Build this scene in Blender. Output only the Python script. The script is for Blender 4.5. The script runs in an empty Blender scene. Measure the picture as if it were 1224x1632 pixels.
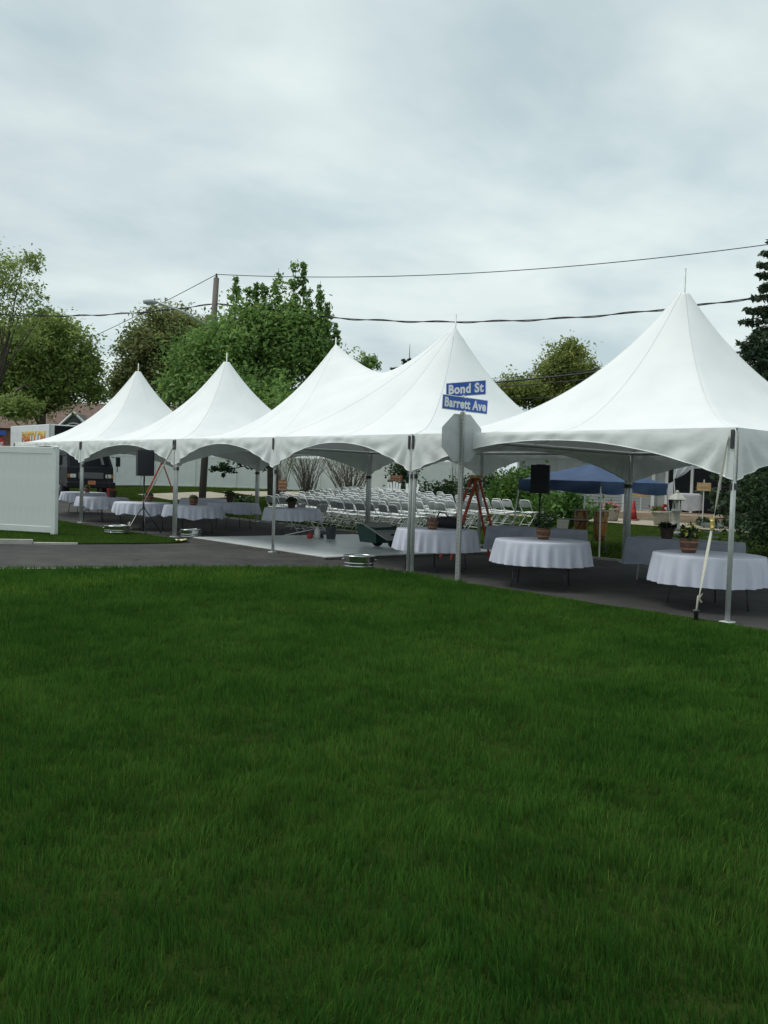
import bpy, bmesh, math, random
import numpy as np
from mathutils import Vector, Matrix

# ------------------------------------------------------------------ camera, sky, sun
scene = bpy.context.scene
COL = scene.collection
# site axes: x runs across the tents (towards the house), y along the row of tents
CH, PIT, ROLL, FPX, X0, Y0, TH = 1.7091, .0382, -.0322, 1527.05, 4.3407, 11.9182, .6769
UX, UY = -math.sin(TH), math.cos(TH)
VX, VY = math.cos(TH), math.sin(TH)
CAM = Vector((-(X0*VX + Y0*VY), -(X0*UX + Y0*UY), CH))
def site(x, y, z=0.0): return Vector((x*VX + y*VY, x*UX + y*UY, z))
_cr, _sr, _c, _s = math.cos(ROLL), math.sin(ROLL), math.cos(PIT), math.sin(PIT)
_r0, _u0, _f = Vector((1,0,0)), Vector((0,_s,_c)), Vector((0,_c,-_s))
RIGHT = _r0*_cr - _u0*_sr
UPV = _r0*_sr + _u0*_cr
def s3(v): return site(v.x, v.y, v.z)
def at(px, py, Y):
    """place seen at a photo pixel and standing Y metres ahead -> site coordinates"""
    dx, dy = px - 612, 816 - py
    r = _f*FPX + RIGHT*dx + UPV*dy
    r = r*(Y/r.y)
    p = s3(r); p += CAM
    return p
cd = bpy.data.cameras.new('camera'); cam = bpy.data.objects.new('camera', cd); COL.objects.link(cam)
R_, U_, F_ = s3(RIGHT), s3(UPV), s3(_f)
cam.matrix_world = Matrix(((R_.x, U_.x, -F_.x, CAM.x), (R_.y, U_.y, -F_.y, CAM.y), (R_.z, U_.z, -F_.z, CAM.z), (0,0,0,1)))
cd.sensor_fit = 'VERTICAL'; cd.sensor_height = 24; cd.lens = FPX*24/1632; cd.clip_end = 3000; cd.clip_start = .05
scene.camera = cam
scene.render.resolution_x, scene.render.resolution_y = 768, 1024
vs = scene.view_settings
vs.view_transform = 'Standard'; vs.look = 'None'; vs.gamma = 1; vs.use_curve_mapping = False; vs.exposure = 0.5

SUN_EL, SUN_AZ = math.radians(63), math.radians(-42)      # veiled sun high over the left; azimuth from +y towards +x
world = bpy.data.worlds.new('World'); scene.world = world; world.use_nodes = True
nt = world.node_tree; nt.nodes.clear()
def N(t, **k):
    n = nt.nodes.new(t)
    for a, b in k.items(): setattr(n, a, b)
    return n
sky = N('ShaderNodeTexSky', sky_type='NISHITA'); sky.sun_disc = False; sky.sun_elevation = SUN_EL; sky.sun_rotation = SUN_AZ
tc = N('ShaderNodeTexCoord'); sep = N('ShaderNodeSeparateXYZ'); nt.links.new(tc.outputs['Generated'], sep.inputs[0])
den = N('ShaderNodeMath', operation='ADD'); den.inputs[1].default_value = .22
ab = N('ShaderNodeMath', operation='ABSOLUTE'); nt.links.new(sep.outputs[2], ab.inputs[0]); nt.links.new(ab.outputs[0], den.inputs[0])
dx = N('ShaderNodeMath', operation='DIVIDE'); dy = N('ShaderNodeMath', operation='DIVIDE')
for d, i in ((dx, 0), (dy, 1)): nt.links.new(sep.outputs[i], d.inputs[0]); nt.links.new(den.outputs[0], d.inputs[1])
cmb = N('ShaderNodeCombineXYZ'); nt.links.new(dx.outputs[0], cmb.inputs[0]); nt.links.new(dy.outputs[0], cmb.inputs[1])
mp = N('ShaderNodeMapping'); mp.inputs['Rotation'].default_value = (0, 0, .5); mp.inputs['Scale'].default_value = (1.1, 1.35, 1); mp.inputs['Location'].default_value = (3.1, .4, 0)
nt.links.new(cmb.outputs[0], mp.inputs[0])
n1 = N('ShaderNodeTexNoise'); n1.inputs['Scale'].default_value = 1.55; n1.inputs['Detail'].default_value = 7; n1.inputs['Roughness'].default_value = .52; n1.inputs['Distortion'].default_value = .15
n2 = N('ShaderNodeTexNoise'); n2.inputs['Scale'].default_value = .55; n2.inputs['Detail'].default_value = 4; n2.inputs['Roughness'].default_value = .5
for n in (n1, n2): nt.links.new(mp.outputs[0], n.inputs['Vector'])
r1 = N('ShaderNodeValToRGB'); r1.color_ramp.elements[0].position = .33; r1.color_ramp.elements[1].position = .63
r1.color_ramp.elements[0].color = (3.8, 4.65, 4.88, 1); r1.color_ramp.elements[1].color = (5.75, 6.4, 6.3, 1)
nt.links.new(n1.outputs[0], r1.inputs[0])
r2 = N('ShaderNodeValToRGB'); r2.color_ramp.elements[0].position = .4; r2.color_ramp.elements[1].position = .6
r2.color_ramp.elements[0].color = (.90,.905,.915,1); r2.color_ramp.elements[1].color = (1.05, 1.045, 1.035, 1)
nt.links.new(n2.outputs[0], r2.inputs[0])
mm = N('ShaderNodeMix', data_type='RGBA', blend_type='MULTIPLY'); mm.inputs[0].default_value = 1
nt.links.new(r1.outputs[0], mm.inputs[6]); nt.links.new(r2.outputs[0], mm.inputs[7])
mx = N('ShaderNodeMix', data_type='RGBA'); mx.inputs[0].default_value = .93
nt.links.new(sky.outputs[0], mx.inputs[6]); nt.links.new(mm.outputs[2], mx.inputs[7])
bg = N('ShaderNodeBackground'); bg.inputs[1].default_value = .1
out = N('ShaderNodeOutputWorld'); nt.links.new(mx.outputs[2], bg.inputs[0]); nt.links.new(bg.outputs[0], out.inputs[0])

sd = bpy.data.lights.new('sun', 'SUN'); sd.energy = 1.4; sd.angle = math.radians(25); sd.color = (1, .965, .91)
sun = bpy.data.objects.new('sun', sd); COL.objects.link(sun)
sdir = Vector((math.sin(SUN_AZ)*math.cos(SUN_EL), math.cos(SUN_AZ)*math.cos(SUN_EL), math.sin(SUN_EL)))
sun.rotation_euler = (-sdir).to_track_quat('-Z', 'Y').to_euler(); sun.location = (0, 0, 40)

# ------------------------------------------------------------------ materials
MATS = {}
def mat(name, c1, c2=None, scale=6.0, rough=.6, bump=0.0, bscale=None, metal=0.0, trans=0.0, tint=None, spec=.5, detail=5, stretch=None, bdetail=6, contrast=(.35,.65)):
    m = bpy.data.materials.new(name); m.use_nodes = True
    t = m.node_tree; nd = t.nodes; L = t.links
    b = nd['Principled BSDF']; o = nd['Material Output']
    b.inputs['Roughness'].default_value = rough; b.inputs['Metallic'].default_value = metal
    b.inputs['Specular IOR Level'].default_value = spec
    co = nd.new('ShaderNodeTexCoord'); vec = co.outputs['Object']
    if stretch:
        mpn = nd.new('ShaderNodeMapping'); mpn.inputs['Scale'].default_value = stretch; L.new(vec, mpn.inputs[0]); vec = mpn.outputs[0]
    colout = None
    if c2 is not None:
        nz = nd.new('ShaderNodeTexNoise'); nz.inputs['Scale'].default_value = scale; nz.inputs['Detail'].default_value = detail; L.new(vec, nz.inputs['Vector'])
        rp = nd.new('ShaderNodeValToRGB'); rp.color_ramp.elements[0].position, rp.color_ramp.elements[1].position = contrast
        rp.color_ramp.elements[0].color = (*c1, 1); rp.color_ramp.elements[1].color = (*c2, 1)
        L.new(nz.outputs[0], rp.inputs[0]); colout = rp.outputs[0]
    else:
        rgb = nd.new('ShaderNodeRGB'); rgb.outputs[0].default_value = (*c1, 1); colout = rgb.outputs[0]
    if tint:            # per-leaf / per-blade tint stored with the mesh
        at_ = nd.new('ShaderNodeAttribute'); at_.attribute_name = 'tint'
        rp2 = nd.new('ShaderNodeValToRGB'); rp2.color_ramp.elements[0].color = (*tint[0], 1); rp2.color_ramp.elements[1].color = (*tint[-1], 1)
        if len(tint) == 3:
            e = rp2.color_ramp.elements.new(.5); e.color = (*tint[1], 1)
        L.new(at_.outputs['Fac'], rp2.inputs[0])
        mxn = nd.new('ShaderNodeMix'); mxn.data_type = 'RGBA'; mxn.blend_type = 'MULTIPLY'; mxn.inputs[0].default_value = 1
        L.new(colout, mxn.inputs[6]); L.new(rp2.outputs[0], mxn.inputs[7]); colout = mxn.outputs[2]
    L.new(colout, b.inputs['Base Color'])
    if bump:
        nb = nd.new('ShaderNodeTexNoise'); nb.inputs['Scale'].default_value = bscale or scale*6; nb.inputs['Detail'].default_value = bdetail; L.new(vec, nb.inputs['Vector'])
        bp = nd.new('ShaderNodeBump'); bp.inputs['Strength'].default_value = bump; bp.inputs['Distance'].default_value = .02
        L.new(nb.outputs[0], bp.inputs['Height']); L.new(bp.outputs[0], b.inputs['Normal'])
    if trans:
        tr = nd.new('ShaderNodeBsdfTranslucent'); L.new(colout, tr.inputs[0])
        ms = nd.new('ShaderNodeMixShader'); ms.inputs[0].default_value = trans
        L.new(b.outputs[0], ms.inputs[1]); L.new(tr.outputs[0], ms.inputs[2]); L.new(ms.outputs[0], o.inputs[0])
    MATS[name] = m
    return m
mat('tent_vinyl', (.745,.775,.775), (.80,.825,.82), 1.3, .7, .55, .9, trans=.05, spec=.2, bdetail=3)
mat('tent_valance', (.72,.755,.745), (.79,.815,.805), 2.2, .6, .35, 7, trans=.06, spec=.2)
mat('aluminium', (.50,.53,.52), (.60,.63,.615), 9, .45, .05, metal=.25)
mat('dark_metal', (.05,.05,.055), (.09,.09,.09), 9, .5, metal=.4)
mat('galvanised', (.50,.52,.52), (.64,.66,.66), 10, .16, .05, metal=1.0)
mat('galv_sign', (.42,.45,.45), (.49,.51,.51), 7, .5, .04, metal=.1)
mat('galv_post', (.26,.27,.26), (.38,.39,.37), 16, .6, .1, metal=.4, stretch=(1,1,.12))
mat('sign_blue', (.014,.075,.36), (.018,.09,.42), 8, .45)
mat('sign_white', (.72,.75,.75), None, rough=.45)
mat('sign_red', (.45,.02,.02), (.55,.03,.03), 6, .45)
mat('linen', (.63,.65,.765), (.70,.72,.83), 4, .85, .25, 90, trans=.12)
mat('grey_linen', (.27,.29,.36), (.34,.36,.43), 4, .9, .25, 80)
mat('table_ply', (.30,.22,.14), (.38,.28,.18), 6, .6)
mat('black_plastic', (.012,.014,.017), (.022,.024,.028), 30, .55, .2, 160)
mat('black_grille', (.010,.012,.018), (.028,.032,.042), 220, .65, .5, 300)
mat('chair_white', (.76,.78,.77), (.80,.82,.81), 8, .4)
mat('chair_white_shaded', (.36,.385,.385), (.43,.45,.45), 8, .45)  # backrests of the white chairs, their shade put into the grey colour
mat('fence_vinyl', (.66,.70,.675), (.72,.755,.73), 2.5, .45, .06, 30)
mat('asphalt', (.030,.0295,.029), (.050,.049,.047), 2.0, .92, .6, 260)
def add_cracks(m):
    t = m.node_tree; nd, L = t.nodes, t.links; b = nd['Principled BSDF']
    src = b.inputs['Base Color'].links[0].from_socket
    co = nd.new('ShaderNodeTexCoord')
    vo = nd.new('ShaderNodeTexNoise'); vo.inputs['Scale'].default_value = 150; vo.inputs['Detail'].default_value = 2; L.new(co.outputs['Object'], vo.inputs['Vector'])
    rp = nd.new('ShaderNodeValToRGB'); rp.color_ramp.elements[0].position = .30; rp.color_ramp.elements[1].position = .75
    rp.color_ramp.elements[0].color = (.62,.62,.62,1); rp.color_ramp.elements[1].color = (1.7,1.68,1.62,1); L.new(vo.outputs[0], rp.inputs[0])
    vr = nd.new('ShaderNodeTexVoronoi'); vr.feature = 'DISTANCE_TO_EDGE'; vr.inputs['Scale'].default_value = .42
    wn = nd.new('ShaderNodeTexNoise'); wn.inputs['Scale'].default_value = 2.2; wn.inputs['Detail'].default_value = 6; L.new(co.outputs['Object'], wn.inputs['Vector'])
    va = nd.new('ShaderNodeVectorMath'); va.operation = 'MULTIPLY_ADD'; va.inputs[1].default_value = (1.1,1.1,0); L.new(wn.outputs['Color'], va.inputs[0]); L.new(co.outputs['Object'], va.inputs[2]); L.new(va.outputs[0], vr.inputs['Vector'])
    rc2 = nd.new('ShaderNodeValToRGB'); rc2.color_ramp.elements[0].position = .004; rc2.color_ramp.elements[1].position = .014; rc2.color_ramp.elements[0].color = (.42,.42,.42,1); L.new(vr.outputs['Distance'], rc2.inputs[0])
    mc = nd.new('ShaderNodeMix'); mc.data_type = 'RGBA'; mc.blend_type = 'MULTIPLY'; mc.inputs[0].default_value = .8; L.new(src, mc.inputs[6]); L.new(rc2.outputs[0], mc.inputs[7]); src = mc.outputs[2]
    pn = nd.new('ShaderNodeTexNoise'); pn.inputs['Scale'].default_value = .35; pn.inputs['Detail'].default_value = 3; L.new(co.outputs['Object'], pn.inputs['Vector'])
    rp3 = nd.new('ShaderNodeValToRGB'); rp3.color_ramp.elements[0].position = .42; rp3.color_ramp.elements[1].position = .56; rp3.color_ramp.elements[0].color = (.80,.80,.81,1); rp3.color_ramp.elements[1].color = (1.12,1.1,1.07,1); L.new(pn.outputs[0], rp3.inputs[0])
    mc2 = nd.new('ShaderNodeMix'); mc2.data_type = 'RGBA'; mc2.blend_type = 'MULTIPLY'; mc2.inputs[0].default_value = 1; L.new(src, mc2.inputs[6]); L.new(rp3.outputs[0], mc2.inputs[7]); src = mc2.outputs[2]
    mx_ = nd.new('ShaderNodeMix'); mx_.data_type = 'RGBA'; mx_.blend_type = 'MULTIPLY'; mx_.inputs[0].default_value = 1
    L.new(src, mx_.inputs[6]); L.new(rp.outputs[0], mx_.inputs[7]); L.new(mx_.outputs[2], b.inputs['Base Color'])
add_cracks(MATS['asphalt'])
mat('concrete', (.36,.345,.31), (.47,.45,.41), 5, .85, .3, 60)
mat('path_stone', (.30,.27,.21), (.38,.34,.27), 2, .9, .3, 40)
mat('soil_turf', (.016,.030,.007), (.030,.046,.011), 5, 1.0, .5, 60, spec=0.0)
mat('ground_turf', (.032,.055,.014), (.055,.085,.024), .6, 1.0, .4, 20, spec=0.0)
GT = [(.25,.38,.30), (.95,1.0,.85), (2.0,1.5,1.1)]
mat('grass', (.052,.138,.027), (.082,.172,.036), .55, .6, tint=GT, trans=.34, spec=.0)
mat('grass_back', (.085,.140,.028), (.115,.170,.040), .5, .6, tint=GT, trans=.34, spec=.0)
mat('stage_panel', (.50,.54,.535), (.60,.635,.63), 1.6, .32, .04, 40)
mat('stage_edge', (.07,.065,.055), (.11,.10,.085), 6, .7)
mat('ladder_red', (.33,.038,.020), (.43,.060,.030), 10, .5)
mat('ladder_top', (.42,.25,.07), (.50,.31,.10), 10, .5)
mat('wood_pole', (.10,.088,.075), (.17,.15,.13), 9, .9, .6, 30, stretch=(1,1,.08))
mat('bark', (.055,.045,.036), (.10,.085,.068), 8, .95, .8, 25, stretch=(1,1,.3))
mat('twig', (.13,.115,.085), (.20,.175,.135), 8, .9)
mat('wire_black', (.015,.015,.016), None, rough=.6)
mat('barrel_wood', (.10,.050,.032), (.155,.075,.048), 14, .75, .4, 40, stretch=(1,1,.15))
mat('copper_band', (.27,.145,.09), (.36,.20,.13), 14, .5, metal=.5)
mat('dark_pot', (.045,.03,.024), (.075,.05,.04), 10, .8)
mat('soil', (.03,.02,.014), (.05,.035,.025), 20, .95)
LT = [(.62,.68,.58), (1.0,1.05,.95), (1.65,1.5,1.3)]
mat('leaf_maple', (.155,.265,.078), (.210,.330,.104), .8, .5, tint=LT, trans=.46, spec=.3)
mat('leaf_olive', (0.209,0.251,0.076), (0.282,0.323,0.109), .5, .6, tint=LT, trans=.46, spec=.2)
mat('leaf_brown', (.200,.232,.098), (.262,.290,.130), .5, .6, tint=LT, trans=.46, spec=.2)
mat('leaf_left', (0.226,0.301,0.096), (0.311,0.388,0.137), .5, .6, tint=LT, trans=.46, spec=.2)
mat('leaf_bush', (0.065,0.150,0.029), (0.111,0.202,0.044), 1.2, .5, tint=LT, trans=.3, spec=.3)
mat('leaf_dark', (.026,.055,.024), (.044,.078,.032), 1.2, .6, tint=LT, trans=.15, spec=.2)
mat('needle', (.042,.070,.044), (.062,.095,.060), 1.0, .6, tint=LT, trans=.12, spec=.2)
mat('petal_yellow', (.62,.50,.06), (.70,.60,.14), 9, .6, trans=.2)
mat('petal_white', (.72,.72,.66), None, rough=.6, trans=.2)
mat('petal_pink', (.60,.13,.22), (.70,.30,.36), 9, .6, trans=.2)
mat('petal_red', (.35,.03,.05), (.50,.06,.10), 9, .6, trans=.2)
mat('petal_mauve', (.28,.14,.16), (.36,.22,.20), 9, .7, trans=.2)
mat('canopy_blue', (.026,.060,.140), (.038,.078,.168), 3, .7, .3, 12, trans=.12)
mat('white_leg', (.62,.63,.62), None, rough=.45)
mat('conga_wood', (.27,.12,.028), (.38,.18,.045), 12, .35, stretch=(1,1,.1))
mat('drum_skin', (.45,.40,.32), (.52,.47,.38), 8, .7)
mat('stone_pot', (.30,.275,.22), (.40,.37,.31), 7, .85, .35, 50)
mat('lantern_stone', (.33,.33,.30), (.43,.43,.39), 9, .9, .4, 50)
mat('cone_red', (.26,.008,.016), (.31,.012,.020), 6, .5)
mat('sign_board', (.42,.25,.11), (.52,.33,.16), 9, .7, .2, 40, stretch=(1,4,1))
mat('sign_board_red', (.26,.10,.05), (.36,.15,.08), 9, .7, .2, 40, stretch=(1,1,4))
mat('writing', (.70,.66,.55), None, rough=.7)
mat('siding', (.30,.315,.31), (.36,.375,.37), 3, .6)
mat('trim_white', (.66,.68,.68), None, rough=.5)
mat('window_dark', (.012,.014,.017), None, rough=.2, spec=.12)
mat('deck_wood', (.26,.20,.14), (.36,.28,.20), 8, .8, .2, 30, stretch=(1,.15,1))
mat('roof_brown', (.13,.085,.068), (.19,.125,.10), 5, .9, .5, 40)
mat('roof_grey', (.07,.07,.072), (.11,.11,.11), 5, .9, .5, 40)
mat('brick', (.22,.12,.085), (.30,.17,.12), 4, .9, .3, 30)
mat('truck_white', (.68,.70,.70), (.74,.76,.75), 2, .4)
mat('truck_black', (.008,.009,.012), (.014,.015,.018), 3, .4, spec=.3)
mat('truck_grey', (.12,.12,.125), None, rough=.5)
mat('rubber', (.012,.012,.012), (.022,.022,.022), 12, .85)
mat('lamp_grey', (.27,.30,.31), (.34,.37,.38), 6, .5)
mat('lamp_lens', (.62,.64,.62), None, rough=.15)
mat('amber', (.50,.14,.02), None, rough=.3)
mat('plate_orange', (.45,.16,.07), (.52,.22,.12), 20, .5)
mat('strap', (.66,.63,.54), (.74,.72,.63), 30, .8, .2, 200)
mat('cart_green', (.010,.045,.035), (.016,.06,.048), 6, .5)
mat('cart_grey', (.20,.22,.215), (.27,.29,.28), 6, .6)
mat('bucket_grey', (.055,.065,.075), (.08,.09,.10), 6, .5)
mat('jug_white', (.68,.69,.67), None, rough=.4)
mat('red_plastic', (.40,.03,.025), (.48,.045,.04), 6, .45)
mat('bag_black', (.010,.011,.015), (.020,.021,.026), 8, .85, .5, 40)
mat('drape', (.62,.64,.70), (.70,.72,.77), 5, .85, .2, 40, trans=.25)
mat('shell_white', (.72,.72,.69), (.78,.78,.75), 6, .5)
mat('glass_tier', (.34,.42,.42), (.42,.50,.50), 6, .12)
mat('leaf_litter', (.55,.50,.28), (.66,.62,.38), 14, .8)
mat('yellow_metal', (.55,.42,.12), (.62,.50,.20), 9, .4, metal=.6)
def gradient_print(name, lo, hi):
    m = bpy.data.materials.new(name); m.use_nodes = True; t = m.node_tree; b = t.nodes['Principled BSDF']; b.inputs['Roughness'].default_value = .5
    co = t.nodes.new('ShaderNodeTexCoord'); sp = t.nodes.new('ShaderNodeSeparateXYZ'); t.links.new(co.outputs['Generated'], sp.inputs[0])
    rp = t.nodes.new('ShaderNodeValToRGB'); rp.color_ramp.elements[0].color = (*lo, 1); rp.color_ramp.elements[1].color = (*hi, 1)
    rp.color_ramp.elements[0].position = .15; rp.color_ramp.elements[1].position = .9
    t.links.new(sp.outputs[1], rp.inputs[0]); t.links.new(rp.outputs[0], b.inputs['Base Color']); MATS[name] = m
gradient_print('print_fire', (.62,.09,.015), (.78,.55,.05))
mat('print_red', (.40,.02,.025), None, rough=.5)
mat('print_purple', (.28,.015,.09), None, rough=.5)

# ------------------------------------------------------------------ mesh helpers
class MB:
    def __init__(s): s.v = []; s.f = []
    def add(s, vs, fs):
        o = len(s.v); s.v += [tuple(p) for p in vs]; s.f += [tuple(i+o for i in f) for f in fs]; return s
    def box(s, c, d, rot=None, taper=1.0):
        hx, hy, hz = d[0]/2, d[1]/2, d[2]/2
        P = [Vector((x*(taper if z > 0 else 1), y*(taper if z > 0 else 1), z)) for z in (-hz, hz) for x, y in ((-hx,-hy),(hx,-hy),(hx,hy),(-hx,hy))]
        if rot is not None: P = [rot @ p for p in P]
        c = Vector(c)
        return s.add([p+c for p in P], [(3,2,1,0),(4,5,6,7),(0,1,5,4),(1,2,6,5),(2,3,7,6),(3,0,4,7)])
    def bbox(s, c, d, b=.01):          # box with chamfered vertical and top edges
        hx, hy, hz = d[0]/2, d[1]/2, d[2]/2; b = min(b, hx*.9, hy*.9, hz*.9)
        def ring(ix, z):
            X, Y = hx-ix, hy-ix
            return [(-X+b,-Y,z),(X-b,-Y,z),(X,-Y+b,z),(X,Y-b,z),(X-b,Y,z),(-X+b,Y,z),(-X,Y-b,z),(-X,-Y+b,z)]
        rs = [ring(b,-hz), ring(0,-hz+b), ring(0,hz-b), ring(b,hz)]
        V = [(p[0]+c[0], p[1]+c[1], p[2]+c[2]) for r in rs for p in r]; F = []
        for k in range(3):
            for i in range(8): j = (i+1) % 8; F.append((k*8+i, k*8+j, k*8+8+j, k*8+8+i))
        F.append(tuple(range(7,-1,-1))); F.append(tuple(range(24,32)))
        return s.add(V, F)
    def tube(s, pts, r, n=8, cap=True):
        pts = [Vector(p) for p in pts]; rs = r if isinstance(r, (list, tuple)) else [r]*len(pts)
        V = []; F = []; m = len(pts); ref = None
        for i, p in enumerate(pts):
            t = (pts[min(i+1,m-1)] - pts[max(i-1,0)]).normalized()
            if ref is None: ref = Vector((0,0,1)) if abs(t.z) < .9 else Vector((1,0,0))
            a = t.cross(ref)
            if a.length < 1e-5: a = t.orthogonal()
            a.normalize(); b = t.cross(a); ref = -b if False else ref
            for k in range(n):
                th = 2*math.pi*k/n; V.append(p + (a*math.cos(th) + b*math.sin(th))*rs[i])
        for i in range(m-1):
            for k in range(n): j = (k+1) % n; F.append((i*n+k, i*n+j, (i+1)*n+j, (i+1)*n+k))
        if cap: F.append(tuple(range(n-1,-1,-1))); F.append(tuple((m-1)*n+k for k in range(n)))
        return s.add(V, F)
    def lathe(s, prof, n=20, c=(0,0,0), cap=True):
        V = [(c[0]+r*math.cos(2*math.pi*k/n), c[1]+r*math.sin(2*math.pi*k/n), c[2]+z) for r, z in prof for k in range(n)]; F = []
        for i in range(len(prof)-1):
            for k in range(n): j = (k+1) % n; F.append((i*n+k, i*n+j, (i+1)*n+j, (i+1)*n+k))
        if cap: F.append(tuple(range(n-1,-1,-1))); F.append(tuple((len(prof)-1)*n+k for k in range(n)))
        return s.add(V, F)
    def grid(s, P):                    # P[i][j] rows of points
        m, n = len(P), len(P[0])
        return s.add([p for row in P for p in row], [(i*n+j, i*n+j+1, (i+1)*n+j+1, (i+1)*n+j) for i in range(m-1) for j in range(n-1)])
    def prism(s, poly, z0, z1):        # polygon (x,y) extruded in z
        n = len(poly)
        V = [(x,y,z0) for x,y in poly] + [(x,y,z1) for x,y in poly]
        return s.add(V, [tuple(range(n-1,-1,-1)), tuple(range(n,2*n))] + [(i,(i+1)%n,n+(i+1)%n,n+i) for i in range(n)])
    def obj(s, name, m, parent=None, smooth=False, loc=(0,0,0), rot=None):
        me = bpy.data.meshes.new(name); me.from_pydata([tuple(map(float,p)) for p in s.v], [], s.f); me.update()
        if smooth:
            me.polygons.foreach_set('use_smooth', [True]*len(me.polygons))
        me.materials.append(MATS[m])
        o = bpy.data.objects.new(name, me); COL.objects.link(o); o.location = loc
        if rot: o.rotation_euler = rot
        o.parent = parent
        return o
def inst(o, parent, loc=None, rot=None):          # shares mesh data
    c = o.copy(); COL.objects.link(c); c.parent = parent
    if loc is not None: c.location = loc
    if rot is not None: c.rotation_euler = rot
    return c
def empty(name, loc=(0,0,0), rz=0.0):
    o = bpy.data.objects.new(name, None); COL.objects.link(o); o.location = loc; o.rotation_euler = (0,0,rz); o.empty_display_size = .2
    return o
def tag(o, label, cat, group=None):
    o['label'] = label; o['category'] = cat
    if group: o['group'] = group
    return o
def thing(name, label, cat, loc=(0,0,0), rz=0.0, group=None): return tag(empty(name, loc, rz), label, cat, group)
def kind(o, k): o['kind'] = k; return o
def copy_tree(o, loc=None, rz=None, parent=None, label=None):
    c = o.copy(); COL.objects.link(c); c.parent = parent
    if loc is not None: c.location = loc
    if rz is not None: c.rotation_euler = (0,0,rz)
    if label: c['label'] = label
    for ch in list(o.children): copy_tree(ch, parent=c)
    return c
def text_mesh(name, body, size, m, parent, loc, rot, sx=1.0, bold=.0, ext=.002, spacing=1.0):
    cu = bpy.data.curves.new(name, 'FONT'); cu.body = body; cu.size = size; cu.align_x = 'CENTER'; cu.align_y = 'CENTER'; cu.offset = bold; cu.extrude = ext; cu.resolution_u = 3; cu.space_character = spacing
    ob = bpy.data.objects.new(name, cu); COL.objects.link(ob)
    me = bpy.data.meshes.new_from_object(ob.evaluated_get(bpy.context.evaluated_depsgraph_get()))
    bpy.data.objects.remove(ob)
    me.materials.clear(); me.materials.append(MATS[m])
    o = bpy.data.objects.new(name, me); COL.objects.link(o); o.parent = parent; o.location = loc; o.rotation_euler = rot; o.scale = (sx, 1, 1)
    return o
RNG = np.random.default_rng(7); random.seed(7)
def mesh_np(name, V, F, m, tint=None, parent=None):   # F: (n,k) array, k = 3 or 4
    me = bpy.data.meshes.new(name); k = F.shape[1]
    me.vertices.add(len(V)); me.vertices.foreach_set('co', V.astype(np.float32).ravel())
    me.loops.add(F.size); me.loops.foreach_set('vertex_index', F.astype(np.int32).ravel())
    me.polygons.add(len(F)); me.polygons.foreach_set('loop_start', np.arange(0, F.size, k, dtype=np.int32))
    me.update(calc_edges=True)
    if tint is not None:
        a = me.attributes.new('tint', 'FLOAT', 'POINT'); a.data.foreach_set('value', tint.astype(np.float32))
    me.materials.append(MATS[m]); o = bpy.data.objects.new(name, me); COL.objects.link(o); o.parent = parent
    return o
def ss(a, b, x): t = min(1, max(0, (x-a)/(b-a))); return t*t*(3-2*t)
def T(x, y):                                       # height of the ground
    z = 0.0
    if x > 6.3: z += .05*(min(x, 13)-6.3) + (.008*(min(x, 40)-13) if x > 13 else 0)
    return z + .35*ss(27, 40, y)
def G(x, y, dz=0.0): return Vector((x, y, T(x, y)+dz))

# ------------------------------------------------------------------ ground, streets, lawns
def axis(lo, hi, a, b, st):     # fine between a and b, coarse outside
    inner = list(np.arange(a, b+1e-6, st)); L = []; p = a; d = st
    while p > lo: d *= 1.7; p -= d; L.append(max(p, lo))
    Rr = []; p = b; d = st
    while p < hi: d *= 1.7; p += d; Rr.append(min(p, hi))
    return L[::-1] + inner + Rr
gx, gy = axis(-700, 900, -12, 42, 2), axis(-700, 900, -10, 60, 2)
kind(MB().grid([[(x, y, T(x, y)-.06) for x in gx] for y in gy]).obj('ground', 'ground_turf', smooth=True), 'structure')
ys = sorted(set(list(np.arange(-40, 24, 2.0)) + list(np.arange(24, 37, 1.0)) + list(np.arange(37, 200, 6.0))))
road = MB().grid([[(x, y, T(0, y)) for x in np.linspace(-2.6, 6.15, 4)] for y in ys])
road.grid([[(-2.6, 7.2, 0), (-2.6, 14.2, 0)], [(-14, 10.6, 0), (-14, 18.5, 0)], [(-60, 23.5, 0), (-60, 40, 0)]][::-1])
kind(road.obj('road', 'asphalt'), 'structure')
def wob(y, a=.035): return a*(math.sin(y*2.3) + .7*math.sin(y*5.9+1) + .5*math.sin(y*11.3+2))
NEAR = [(-.14+wob(y), y) for y in np.arange(-13, 6.0, .25)] + [(-.12,6.2),(-.28,6.75),(-.77,7.22),(-1.5,7.65),(-2.65,8.08),(-6.06,9.07),(-14,11.4),(-60,24.5),(-80,-13)]
VERGE = [(-.30,62)] + [(-.30+wob(y,.03), y) for y in np.arange(30, 14.1, -.4)] + [(-.36,13.7),(-.8,13.42),(-2,13.52),(-3.2,13.75),(-4.5,14.4),(-8,16.1),(-14,19.1),(-60,41),(-60,62)]
kind(MB().prism(NEAR, -.05, .02).obj('lawn', 'soil_turf'), 'structure')
vg = MB(); n = len(VERGE)
vg.add([(x, y, T(0,y)+.02) for x, y in VERGE], [tuple(range(n))]); 
vgo = kind(vg.obj('verge', 'soil_turf'), 'structure')
bm = bmesh.new(); bm.from_mesh(vgo.data); bmesh.ops.triangulate(bm, faces=bm.faces); bm.to_mesh(vgo.data); bm.free()
bx = [6.22,7,8,9,10,11,12,13,15,18,22,30,45,80]
kind(MB().grid([[(x, y, T(x,y)+.012) for x in bx] for y in ys]).obj('back_lawn', 'soil_turf', smooth=True), 'structure')
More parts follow.
